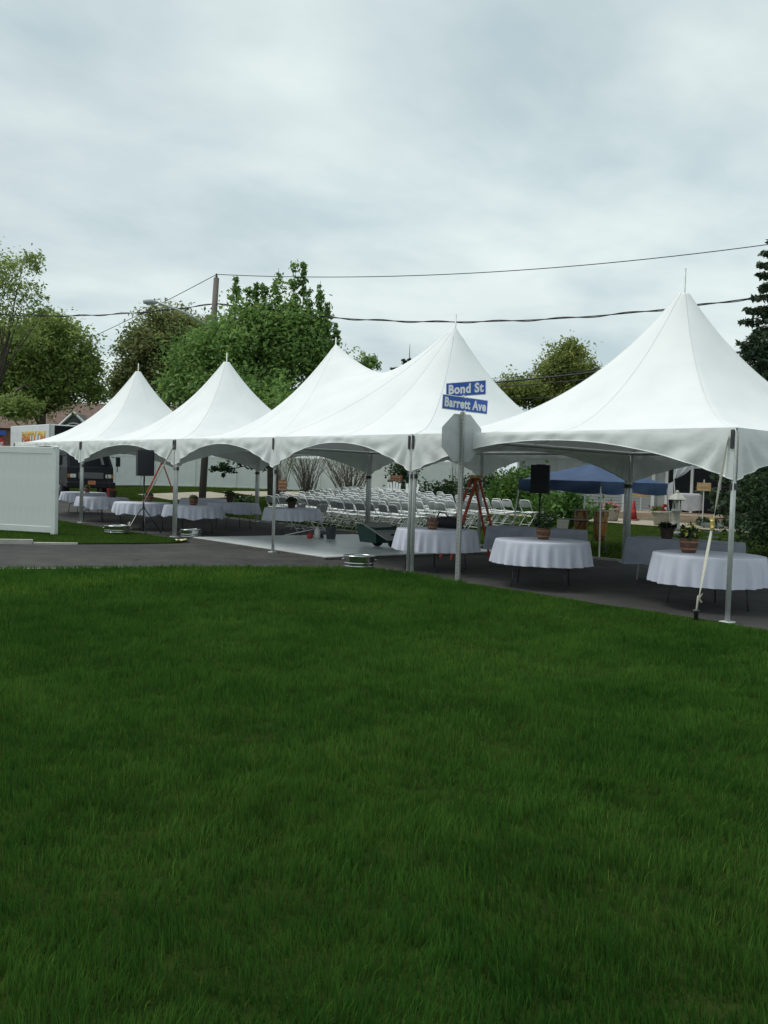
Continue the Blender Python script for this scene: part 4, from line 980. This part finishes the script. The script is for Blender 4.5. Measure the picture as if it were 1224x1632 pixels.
for k in range(nsec+1):
    p = fa2+fdir*2.44*k; z = zA+(zB-zA)*(2.44*k/flen); ang = math.atan2(fdir.y, fdir.x); q = p+fdir*1.22
    po = MB().bbox((0,0,.94), (.127,.127,2.0), .006).obj('post', 'fence_vinyl', bf, False, (p.x,p.y,z), (0,0,ang))
    MB().lathe([(.10,1.94),(.10,1.965),(.0,2.0)], 4).obj('cap', 'fence_vinyl', po)
    if k < nsec:
        MB().bbox((0,0,.98), (2.30,.025,1.72), .004).obj('panel', 'fence_vinyl', bf, False, (q.x,q.y,z), (0,0,ang))
        for zz in (.15, 1.84): MB().bbox((0,0,zz), (2.31,.05,.14), .006).obj('rail', 'fence_vinyl', bf, False, (q.x,q.y,z), (0,0,ang))

# ------------------------------------------------------------------ box truck with lettering
tk = thing('box_truck', 'white box truck with fiery party lettering and a black cab front', 'truck', (5.05, 34.6, T(0,36)), 0)
# local: -y is the front, x across
hw = 1.16
MB().bbox((0,3.2,2.05), (2*hw,5.3,2.30), .02).obj('cargo_box', 'truck_white', tk)
for x in (-hw,hw): MB().bbox((x,.56,2.05), (.06,.06,2.32), .01).obj('corner_trim', 'aluminium', tk)
MB().bbox((0,.535,2.92), (1.9,.02,.46), .004).obj('front_panel', 'window_dark', tk)
cab = MB(); cab.add([(-1.02,-1.25,.55),(1.02,-1.25,.55),(1.02,.52,.55),(-1.02,.52,.55),(-1.02,-1.22,1.35),(1.02,-1.22,1.35),(1.02,.52,1.35),(-1.02,.52,1.35),(-.90,-.78,2.22),(.90,-.78,2.22),(.95,.52,2.34),(-.95,.52,2.34)],
  [(3,2,1,0),(0,1,5,4),(1,2,6,5),(2,3,7,6),(3,0,4,7),(4,5,9,8),(5,6,10,9),(6,7,11,10),(7,4,8,11),(8,9,10,11)]); cab.obj('cab', 'truck_black', tk)
MB().add([(-.88,-1.172,1.45),(.88,-1.172,1.45),(.78,-.832,2.13),(-.78,-.832,2.13)], [(0,1,2,3)]).obj('windscreen', 'window_dark', tk, False, (0,-.015,0))
MB().add([(.50,-1.16,1.50),(.62,-1.16,1.50),(.56,-.86,2.12),(.44,-.86,2.12)], [(0,1,2,3)]).obj('windscreen_strip', 'truck_grey', tk, False, (0,-.04,0))  # narrow upright grey strip laid over one side of the windscreen
MB().bbox((0,-1.30,.62), (2.16,.14,.26), .03).obj('bumper', 'truck_black', tk)
MB().bbox((0,-1.27,1.02), (1.1,.03,.26), .01).obj('grille', 'truck_grey', tk)
for s in (-1, 1):
    h = MB().bbox((s*.78,-1.275,1.0), (.26,.05,.17), .02).obj('headlight', 'lamp_lens', tk); MB().bbox((s*.97,-1.27,1.0), (.09,.04,.16), .02).obj('indicator', 'amber', h)
    m_ = MB().tube([(s*1.0,-1.0,1.85),(s*1.26,-1.08,1.80),(s*1.26,-1.08,1.2)], .02, 6).obj('mirror_arm', 'truck_black', tk); MB().bbox((s*1.28,-1.10,1.65), (.20,.06,.42), .02).obj('mirror', 'truck_black', m_)
    for y in (-.35, 4.3):
        w = MB().lathe([(.2,-.11),(.36,-.13),(.41,-.10),(.41,.10),(.36,.13),(.2,.11)], 24); w.v = [(p[2], p[0], p[1]) for p in w.v]; wo = w.obj('wheel', 'rubber', tk, True, (s*.93,y,.41))
        r = MB().lathe([(.05,-.115),(.20,-.11),(.22,-.06),(.22,.06),(.20,.11),(.05,.115)], 18); r.v = [(p[2], p[0], p[1]) for p in r.v]; r.obj('rim', 'truck_grey', wo, True)
MB().bbox((0,-1.385,.72), (.34,.012,.17), .004).obj('licence_plate', 'plate_orange', tk)
MB().bbox((0,3.0,.72), (.9,5.6,.16), .02).obj('chassis', 'truck_grey', tk)
# lettering on the side towards the lawn (local -x face)
tx = text_mesh('lettering', 'PARTY ON', .72, 'print_fire', tk, (-hw-.012, 2.6, 2.62), (math.pi/2, 0, -math.pi/2), .86, .022, .004); tx2 = text_mesh('lettering_shadow', 'PARTY ON', .74, 'print_red', tk, (-hw-.005, 2.63, 2.595), (math.pi/2, 0, -math.pi/2), .86, .04, .002)
text_mesh('lettering', 'TENT & PARTY', .36, 'print_purple', tk, (-hw-.008, 2.6, 2.12), (math.pi/2, 0, -math.pi/2), 1.1, .012, .004)

# ------------------------------------------------------------------ utility pole with street light, wires
pb = at(322, 795, 43.5); pt_ = at(345, 443, 43.5); pb.z = T(pb.x, pb.y)
up = thing('utility_pole', 'weathered wooden utility pole carrying a street light and wires', 'utility pole', pb)
topv = pt_-pb
MB().tube([(0,0,-.1), topv*.5, topv], [.17,.15,.125], 14).obj('shaft', 'wood_pole', up, True)
la = at(336, 523, 43.4)-pb; lb = at(290, 496, 42.6)-pb; lc = at(252, 482, 42)-pb; ld = at(229, 481, 41.7)-pb
MB().tube([la, la.lerp(lb,.5)+Vector((0,0,.05)), lb, lc], .045, 8).obj('lamp_arm', 'aluminium', up, True)
ax = (ld-lc).normalized(); hd = MB(); rows = []; sd1 = ax.cross(Vector((0,0,1))).normalized(); u1 = sd1.cross(ax)
for i in range(9):
    q = i/8; w = (.06+.13*math.sin(min(1,q*1.05)*math.pi*.85)**.8); c = lc.lerp(ld, q)
    rows.append([c+sd1*w*math.cos(a)+u1*w*.62*math.sin(a) for a in np.linspace(0, 2*math.pi, 15)])
lh = hd.grid(rows).add(rows[0][:-1], [tuple(range(14))]).add(rows[-1][:-1], [tuple(range(13,-1,-1))]).obj('lamp_head', 'lamp_grey', up, True)
c = lc.lerp(ld,.62)
MB().lathe([(.02,-.15),(.10,-.11),(.13,-.05),(.13,-.02)], 14, tuple(c)).obj('lens', 'lamp_lens', lh, True)
MB().lathe([(.03,0),(.035,.05),(.015,.08)], 10, tuple(lc.lerp(ld,.25)+Vector((0,0,.09)))).obj('photocell', 'dark_metal', lh)
MB().lathe([(.05,0),(.06,.08),(.035,.12),(.05,.17),(.02,.2)], 10, tuple(topv)).obj('insulator', 'dark_metal', up)
def wire(label, p, q, sag, r, n=28, twist=0):
    p, q = Vector(p), Vector(q); pts = []; t = (q-p).normalized(); sd = t.cross(Vector((0,0,1))).normalized()
    for i in range(n+1): k = i/n; pts.append(p.lerp(q,k)-p+Vector((0,0,-4*sag*k*(1-k))))
    w = thing('utility_wire', label, 'wire', p, 0, 'overhead wires')
    MB().tube(pts, r, 5).obj('strand', 'wire_black', w, True)
    if twist:
        m2 = []; 
        for i in range(n*6+1):
            k = i/(n*6); c = p.lerp(q,k)-p+Vector((0,0,-4*sag*k*(1-k))); a = k*twist; m2.append(c+(sd*math.cos(a)+Vector((0,0,1))*math.sin(a))*r*2.0)
        MB().tube(m2, r*.8, 4).obj('strand', 'wire_black', w, True)
ptop = pb+topv+Vector((0,0,.16)); pmid = at(344, 484, 43.5)
rp = thing('utility_pole', 'wooden utility pole hidden among the dark spruce branches', 'utility pole', at(1262, 800, 33.5)); rp.location.z = T(rp.location.x, rp.location.y)
MB().tube([(0,0,-.1),(0,0,10.4)], [.16,.12], 12).obj('shaft', 'wood_pole', rp, True)
rl = rp.location
wire('single black wire from the top of the wooden utility pole to the spruce', ptop, (rl.x, rl.y, at(1262,381,33.5).z), .55, .017)
wire('twisted cable bundle strung lower from the wooden utility pole to the spruce', pmid, (rl.x, rl.y, at(1262,462,33.5).z), .95, .022, 28, 60)
wire('thin wire running down from the pole top into the trees by the truck', ptop, at(60, 575, 58), .15, .016)
wire('twisted cable from the wooden utility pole into the airy tree', pmid, at(-60, 497, 46), .35, .020, 28, 40)
wire('thin wire high between the tent peaks in front of the olive tree', at(600, 606, 75), at(1262, 548, 36), .5, .016)
wire('thick black cable low between the tent peaks', at(600, 618, 70), at(1262, 549, 35.5), .4, .045)
wire('medium cable just below the thick black cable', at(600, 624, 70), at(1262, 566, 35.5), .35, .028)
wire('lowest cable crossing the bushy olive trees behind the tents', at(600, 640, 70), at(1262, 602, 36), .3, .02)

# ------------------------------------------------------------------ far stop sign and house on the left
fs = at(-6, 708, 46)
f2 = thing('stop_sign', 'small red stop sign half seen beside the lettered truck', 'sign', (fs.x, fs.y, T(fs.x,fs.y)+.1), -TH+.3)
hz_ = fs.z-f2.location.z
MB().bbox((0,.04,hz_/2+.2), (.05,.05,hz_+.7), .006).obj('post', 'galv_post', f2)
o = octagon(.40, .006); o.v = [(p[0], -p[2], p[1]) for p in o.v]; pf_ = o.obj('red_plate', 'sign_red', f2, False, (0,0,hz_))
text_mesh('lettering', 'STOP', .30, 'sign_white', pf_, (0,-.007,0), (math.pi/2,0,0), .85, .006, .001)
MB().bbox((0,.0,hz_+.56), (.85,.01,.2), .003).obj('street_name_plate', 'sign_blue', f2)
hp = at(60, 745, 68)
lh_ = thing('house', 'brick house with brown roof and arched gable window behind the lettered truck', 'house', (hp.x, hp.y, .4), -TH)
MB().box((0,4,2.0), (19,7,4.0)).obj('wall', 'brick', lh_)
m = MB(); m.add([(-10,.1,3.8),(10,.1,3.8),(10,4,6.0),(-10,4,6.0),(10,7.9,3.8),(-10,7.9,3.8)], [(0,1,2,3),(3,2,4,5),(1,4,2),(0,3,5)]); m.obj('roof', 'roof_brown', lh_)
for gx_, gw in ((2.6,1.9),(-4.2,1.4)):
    gm = MB(); gm.add([(gx_-gw,-.3,3.2),(gx_+gw,-.3,3.2),(gx_,-.3,3.2+gw*.95),(gx_-gw,4,3.2),(gx_+gw,4,3.2),(gx_,4,3.2+gw*.95)], [(0,1,2),(1,4,5,2),(0,2,5,3)]); go_ = gm.obj('gable', 'roof_grey', lh_)
    for s in (-1, 1): MB().tube([(gx_+s*(gw+.15),-.36,3.08),(gx_,-.36,3.2+gw*.97)], .09, 4).obj('barge_board', 'trim_white', go_)
    a_ = MB(); pts = [(gx_-.75*gw*.6,-.34,3.15)]+[(gx_+.6*gw*.75*math.cos(t),-.34,3.25+.6*gw*math.sin(t)*.9) for t in np.linspace(math.pi,0,13)]+[(gx_+.75*gw*.6,-.34,3.15)]
    a_.add(pts, [tuple(range(len(pts)))]).obj('arched_window', 'window_dark', go_); MB().tube(pts, .06, 5).obj('frame', 'trim_white', go_)
for x in (-7,-1.2,6.5): 
    w = MB().box((x,.46,2.0), (1.3,.08,1.5)).obj('window', 'window_dark', lh_); MB().box((x,.42,2.8), (1.5,.06,.12)).obj('lintel', 'trim_white', w)

# ------------------------------------------------------------------ trees and shrubs
def tree(name, label, base, trunk_r, blobs, n, size, leafm, seed, limbs=10, group='trees behind the tents', fork=.35, bark='bark', spread=.42, shell=.5, per=26, shoots=()):
    """blobs in site coordinates"""
    base = Vector(base); t = thing(name, label, 'tree', base, 0, group); g = random.Random(seed)
    B = [(b[0]-base.x, b[1]-base.y, b[2]-base.z, b[3], b[4], b[5]) for b in blobs]
    cz = max(b[2]+b[5]*.5 for b in B); top = Vector((sum(b[0] for b in B)/len(B), sum(b[1] for b in B)/len(B), cz))
    fk = top*fork; fk.x, fk.y = top.x*.3, top.y*.3
    tr = MB(); tr.tube([(0,0,-.15), fk*.5, fk, fk.lerp(top,.45), top], [trunk_r*1.25, trunk_r, trunk_r*.85, trunk_r*.45, trunk_r*.08], 9)
    tro = tr.obj('trunk', bark, t, True)
    for k in range(limbs):
        b = B[k % len(B)]; e = Vector((b[0]+g.uniform(-.6,.6)*b[3], b[1]+g.uniform(-.6,.6)*b[4], b[2]+g.uniform(-.3,.75)*b[5])); s = fk.lerp(top, g.uniform(0,.45)); md = s.lerp(e,.5)+Vector((g.uniform(-.3,.3),g.uniform(-.3,.3),g.uniform(-.2,.5)))
        lm = MB().tube([s, md, e], [trunk_r*.42, trunk_r*.26, trunk_r*.05], 6)
        for j in range(4):
            q = g.uniform(.45,.95); a = md.lerp(e, q); lm.tube([a, a+Vector((g.uniform(-1,1)*b[3]*.5, g.uniform(-1,1)*b[4]*.5, g.uniform(-.1,.6)*b[5]))], [trunk_r*.13, trunk_r*.03], 4)
        lm.obj('limb', bark, tro, True)
    cr = foliage('crown', B, n, size, leafm, seed, t, per, spread, shell, .9); kind(cr, 'stuff')
    for k, b in enumerate(shoots):
        bb = (b[0]-base.x, b[1]-base.y, b[2]-base.z); e = Vector((bb[0], bb[1], bb[2]+b[5])); MB().tube([e-Vector((0,0,2.6*b[5])), e], [.03,.008], 4).obj('leader', bark, tro)
        col = [(bb[0], bb[1], bb[2]+b[5]*q, b[3]*(1-.5*max(q,0)), b[3]*(1-.5*max(q,0)), b[5]*.3) for q in (-.8,-.3,.2,.7)]
        kind(foliage('shoot', col, int(260+700*b[3]*b[5]), size*.9, leafm, seed+k+1, t, 12, .6, .15, .6), 'stuff')
    return t
def blob(px, py, Y, rw, rh, rd=None):      # extents given in photo pixels at that distance
    p = at(px, py, Y); k = Y/FPX; return (p.x, p.y, p.z, rw*k*.85, rw*k*.85, rh*k) if rd is None else (p.x, p.y, p.z, rd, rd, rh*k)
def foot(px, Y, py=790): p = at(px, py, Y); return (p.x, p.y, T(p.x, p.y))
Ym = 42
mb_ = [blob(400,560,Ym,85,70), blob(330,575,Ym,62,48), blob(470,555,Ym,62,62), blob(412,522,Ym,46,32), blob(358,562,Ym-1,48,36), blob(466,518,Ym,36,36), blob(520,590,Ym,35,40), blob(300,615,Ym-1,45,40), blob(400,640,Ym-2,110,45), blob(505,540,Ym,28,45),
       ]
msh = [blob(376,468,Ym,8,30), blob(397,488,Ym,11,30), blob(420,486,Ym,10,34), blob(443,470,Ym,12,42), blob(470,462,Ym,11,46), blob(484,446,Ym,6,28), blob(510,482,Ym,8,34), blob(522,510,Ym,6,26), blob(536,532,Ym,5,16), blob(492,490,Ym,9,30), blob(430,510,Ym,8,26), blob(408,470,Ym,5,20), blob(352,530,Ym,7,14)]
mt_ = tree('maple_tree', 'bright green maple with upright leading shoots beside the utility pole', foot(437,Ym), .24, mb_, 40000, .165, 'leaf_maple', 41, 18, shell=.35, shoots=msh)
Y2 = 62
tree('oak_tree', 'brownish olive spreading tree behind the street light', foot(268,Y2), .34, [blob(262,545,Y2,60,38), blob(225,560,Y2,40,38), blob(300,550,Y2,45,45), blob(270,510,Y2,45,24), blob(335,540,Y2,35,40), blob(215,600,Y2,40,40), blob(280,600,Y2,60,40), blob(190,620,Y2,26,30)], 30000, .19, 'leaf_brown', 42, 14, shell=.35)
Y3 = 56
tree('broad_tree', 'broad dense green tree over the brick house and lettered truck', foot(60,Y3), .32, [blob(60,560,Y3,75,50), blob(110,560,Y3,45,42), blob(20,590,Y3,60,55), blob(120,600,Y3,45,42), blob(60,620,Y3,70,36), blob(140,585,Y3,22,35), blob(-30,560,Y3,60,70), blob(88,525,Y3,42,26), blob(150,625,Y3,22,22), blob(25,650,Y3-3,45,18)], 44000, .18, 'leaf_left', 43, 16, shell=.3)
Y4 = 50
tree('airy_tree', 'tall airy tree with sparse pale leaves rising above the broad tree', foot(-30,Y4), .09, [blob(28,425,Y4,30,22), blob(50,415,Y4,18,16), blob(8,460,Y4,40,35), blob(52,470,Y4,26,26), blob(66,497,Y4,18,14), blob(20,505,Y4,50,30), blob(-25,440,Y4,50,60), blob(62,430,Y4,9,9), blob(78,480,Y4,6,5)], 4200, .15, 'leaf_left', 44, 9, shell=.2, per=12, spread=.55)
Y5 = 68
tree('olive_tree', 'round topped olive tree seen between the tent peaks', foot(900,Y5), .3, [blob(905,585,Y5,40,38), blob(885,600,Y5,35,30), blob(935,600,Y5,24,30), blob(910,560,Y5,22,18), blob(850,625,Y5,50,26), blob(815,625,Y5,32,20), blob(900,640,Y5,60,24), blob(950,620,Y5,40,26)], 26000, .20, 'leaf_olive', 45, 12, shell=.3)
tree('distant_tree', 'small bright treetop peeking over the saddle of the twin tent', foot(578,70), .2, [blob(577,580,70,17,26), blob(592,585,70,11,18), blob(572,610,70,26,25)], 2600, .20, 'leaf_maple', 46, 4, shell=.3)
tree('distant_tree', 'dark narrow treetops showing beside the taller twin tent peak', foot(645,75), .2, [blob(643,578,75,5,11), blob(654,573,75,5,9), blob(688,553,75,4,6), blob(628,590,75,8,5), blob(648,610,75,24,24)], 1500, .20, 'leaf_dark', 47, 4, shell=.3)
# spruces
def spruce(label, base, h, r, seed, n=80, lean=(0,0)):
    g = random.Random(seed); gn = np.random.default_rng(seed); t = thing('spruce_tree', label, 'tree', base, 0, 'spruces beside the house')
    tro = MB().tube([(0,0,-.1),(lean[0]*.5,lean[1]*.5,h*.5),(lean[0],lean[1],h)], [.2,.13,.02], 8).obj('trunk', 'bark', t, True)
    C = []; tw = []
    for k in range(n):
        q = (k+.5)/n; z = h*(.06+.93*q); L = r*(1-q)**.62*(.55+.6*g.random())+.10; a = k*2.39996+g.uniform(-.3,.3); ox, oy = lean[0]*z/h, lean[1]*z/h
        p0 = Vector((ox,oy,z)); p1 = p0+Vector((math.cos(a)*L, math.sin(a)*L, -L*.22+.10*L)); p2 = p0+Vector((math.cos(a)*L*1.12, math.sin(a)*L*1.12, -L*.10))
        MB().tube([p0,p1,p2], [.03,.016,.004], 4).obj('branch', 'bark', tro)
        m = int(40+170*L/r); s = gn.random(m)**.75
        P = np.array(p0)[None]+(np.array(p2-p0))[None]*s[:,None]*(1.0)+np.array([0,0,-.14*L])[None]*np.sin(s*3.1)[:,None]
        wid = .06+.26*L*s*(1.12-s); P += gn.normal(size=(m,3))*np.stack([wid,wid,wid*.45],1)*.8; P[:,2] -= .10*gn.random(m); C.append(P)
    C = np.concatenate(C); V, F = quads(C, .17*(.6+.8*gn.random(len(C))), gn, .1)
    kind(mesh_np('needles', V, F, 'needle', np.repeat(gn.random(len(F)),4), t), 'stuff')
pS = at(1226, 800, 33); spruce('tall dark spruce rising above the tallest tent beside the house', (pS.x,pS.y,T(pS.x,pS.y)), at(1226,345,33).z-.4, 1.75, 51, 110)
pS = at(1222, 800, 30); spruce('shorter dark spruce below the tall one beside the house', (pS.x,pS.y,T(pS.x,pS.y)), at(1195,520,30).z-.4, 1.7, 52, 80, (-.4,.3))
# evergreen yew and bushes
def bush(name, label, x, y, blobs, n, size, m, seed, stems=7, group=None, cat='shrub'):
    t = thing(name, label, cat, (x, y, T(x,y)), 0, group); g = random.Random(seed)
    for k in range(stems):
        b = blobs[k % len(blobs)]; MB().tube([(g.uniform(-.1,.1),g.uniform(-.1,.1),-.05),(b[0]*.5+g.uniform(-.1,.1),b[1]*.5,b[2]*.5),(b[0]+g.uniform(-.3,.3)*b[3],b[1]+g.uniform(-.3,.3)*b[4],b[2]+.4*b[5])], [.035,.025,.006], 5).obj('stem', 'bark', t)
    kind(foliage('foliage', blobs, n, size, m, seed, t, 22, .45, .3), 'stuff'); return t
bush('evergreen_shrub', 'large dark evergreen shrub beside the tallest tent and the stray chair', 9.85, 4.55, [(0,0,.9,1.0,1.1,.85),(-.2,.5,1.5,.75,.7,.6),(.3,-.5,1.6,.9,.9,.7),(-.3,.2,.5,1.0,1.0,.5),(0,-.9,1.0,.9,.9,.9),(.5,.2,2.1,.7,.7,.5)], 9000, .085, 'leaf_dark', 61, 9, 'evergreen shrubs')
pB = at(822, 800, 38); bush('green_bush', 'rounded bright green bush between the chair rows and the blue canopy', pB.x, pB.y, [(0,0,.95,1.0,1.0,.85),(-.6,.3,.7,.7,.7,.6),(.7,-.5,.75,.8,.8,.7),(.2,.2,1.35,.6,.6,.45)], 4200, .13, 'leaf_bush', 62, 7, 'bushes around the back lawn')
pB = at(770, 795, 42); bush('green_bush', 'darker green bush behind the yellow topped stepladder', pB.x, pB.y, [(0,0,.9,.9,.9,.8),(.5,-.5,.7,.7,.7,.6)], 2200, .13, 'leaf_dark', 63, 6, 'bushes around the back lawn')
pB = at(692, 795, 44); bush('green_bush', 'low dark clipped bush along the white fence', pB.x, pB.y, [(-.6,.4,.5,.9,.9,.55),(.5,-.4,.55,.9,.9,.55)], 2400, .12, 'leaf_dark', 64, 6, 'bushes around the back lawn')
pB = at(640, 790, 46); bush('green_bush', 'tall very dark shrub behind the white garden chairs', pB.x, pB.y, [(0,0,.9,.7,.7,.9),(0,0,1.7,.5,.5,.5)], 1800, .12, 'leaf_dark', 65, 5, 'bushes around the back lawn')
pB = at(388, 803, 36); bush('leafy_plant', 'dark leafy ground plant beside the turned folding chairs', pB.x, pB.y, [(0,0,.30,.42,.42,.28)], 700, .12, 'leaf_dark', 66, 5, 'bushes around the back lawn', 'plant')
pB = at(905, 836, 27.5); bush('leafy_plant', 'upright leafy potted plant behind the blue canopy leg', pB.x, pB.y, [(0,0,.85,.45,.45,.4),(.1,-.2,.55,.4,.4,.3)], 900, .14, 'leaf_bush', 67, 5, 'bushes around the back lawn', 'plant')
pB = at(868, 822, 31); bush('green_bush', 'spreading green bush behind the speaker in front of the canopy', pB.x, pB.y, [(0,0,.5,.9,.9,.5),(.8,-.6,.5,.8,.8,.5)], 1800, .12, 'leaf_bush', 68, 6, 'bushes around the back lawn')
def bare_shrub(px, Y, py, h, r, n, label, seed, top=0):
    p = at(px, py, Y); t = thing('bare_shrub', label, 'shrub', (p.x, p.y, T(p.x,p.y)), 0, 'bare branched shrubs along the white fence'); g = random.Random(seed); m = MB()
    for k in range(n):
        a = g.uniform(0, 6.283); l = r*math.sqrt(g.random()); hh = h*g.uniform(.65,1.05); b0 = Vector((g.uniform(-.25,.25)*r, g.uniform(-.25,.25)*r, -.03)); e = Vector((math.cos(a)*l, math.sin(a)*l, hh)); md = b0.lerp(e,.5)+Vector((g.uniform(-.1,.1),g.uniform(-.1,.1),.12*h))
        m.tube([b0, md, e], [.022,.014,.005], 4, False)
        for j in range(4):
            q = b0.lerp(md, g.random()) if j < 1 else md.lerp(e, g.random()); m.tube([q, q+Vector((g.uniform(-.3,.3),g.uniform(-.3,.3),g.uniform(.15,.5)))], [.008,.003], 3, False)
    kind(m.obj('branches', 'twig', t), 'stuff')
    if top: kind(foliage('buds', [(0,0,h*.8,r*.8,r*.8,h*.25)], top, .05, 'leaf_olive', seed, t), 'stuff')
bare_shrub(487, 44, 795, 2.3, 1.2, 60, 'bare branched shrub fanning out beside the reddish sign', 71, 250)
bare_shrub(556, 43, 795, 2.2, 1.5, 85, 'wide bare branched shrub in the middle of the white fence', 72, 250)
bare_shrub(450, 48, 793, 2.2, .7, 26, 'small bare branched shrub beside the hanging maple branch', 73, 60)
bare_shrub(725, 46, 795, 2.0, .5, 10, 'thin bare shrub beside the clipped bush', 74, 0)
# low maple branch hanging into view, trunk behind the tents
lo = Vector(mt_.location)
def rel(px, py, Y): return at(px, py, Y)-lo
MB().tube([rel(432,735,41.5), rel(400,740,40), rel(352,752,39)], [.05,.03,.008], 6).obj('limb', 'bark', mt_, True)
kind(foliage('low_branch', [tuple(rel(x,y,39.5))+(rx,rx,rz) for x,y,rx,rz in ((345,746,.24,.14),(365,744,.42,.22),(358,757,.16,.16),(390,742,.40,.18),(412,738,.40,.20),(430,735,.38,.35),(432,712,.5,.4))], 700, .16, 'leaf_dark', 75, mt_, 16, .4, .2), 'stuff')
# white garden chairs beyond the rows
def garden_chair(px, py, Y, rz, label):
    p = at(px, py, Y); t = thing('garden_chair', label, 'chair', (p.x, p.y, T(p.x,p.y)), rz, 'white slatted garden chairs')
    for k in range(5):
        a = (k-2)*.07; MB().box((-.30-.02*abs(k-2), (k-2)*.115, .68), (.02,.10,.82-.07*abs(k-2)), Matrix.Rotation(-.28, 3, 'Y') @ Matrix.Rotation(-a, 3, 'X')).obj('slat', 'chair_white', t)
    for k in range(4): MB().box((-.15+.14*k, 0, .33+.025*k), (.12,.52,.02)).obj('seat_slat', 'chair_white', t)
    for s in (-1,1):
        MB().box((.05,s*.32,.56), (.70,.12,.025)).obj('arm', 'chair_white', t); MB().box((.30,s*.29,.28), (.09,.03,.56)).obj('leg', 'chair_white', t); MB().box((-.25,s*.27,.24), (.09,.03,.50)).obj('leg', 'chair_white', t)
garden_chair(628, 796, 43, -2.2, 'white slatted garden chair beside the wide brown sign'); garden_chair(652, 798, 42.5, -2.6, 'white slatted garden chair behind a tent leg')
# torn paper on the verge
pp = thing('litter', 'crumpled yellowish paper lying on the verge corner', 'litter', (-.62, 13.62, .045), .4)
m = MB(); m.grid([[(-.22+.09*i, -.05+.05*j+.02*math.sin(i), .02*math.sin(i*2.1+j*1.3)+.02) for j in range(4)] for i in range(6)]); m.obj('sheet', 'leaf_litter', pp)
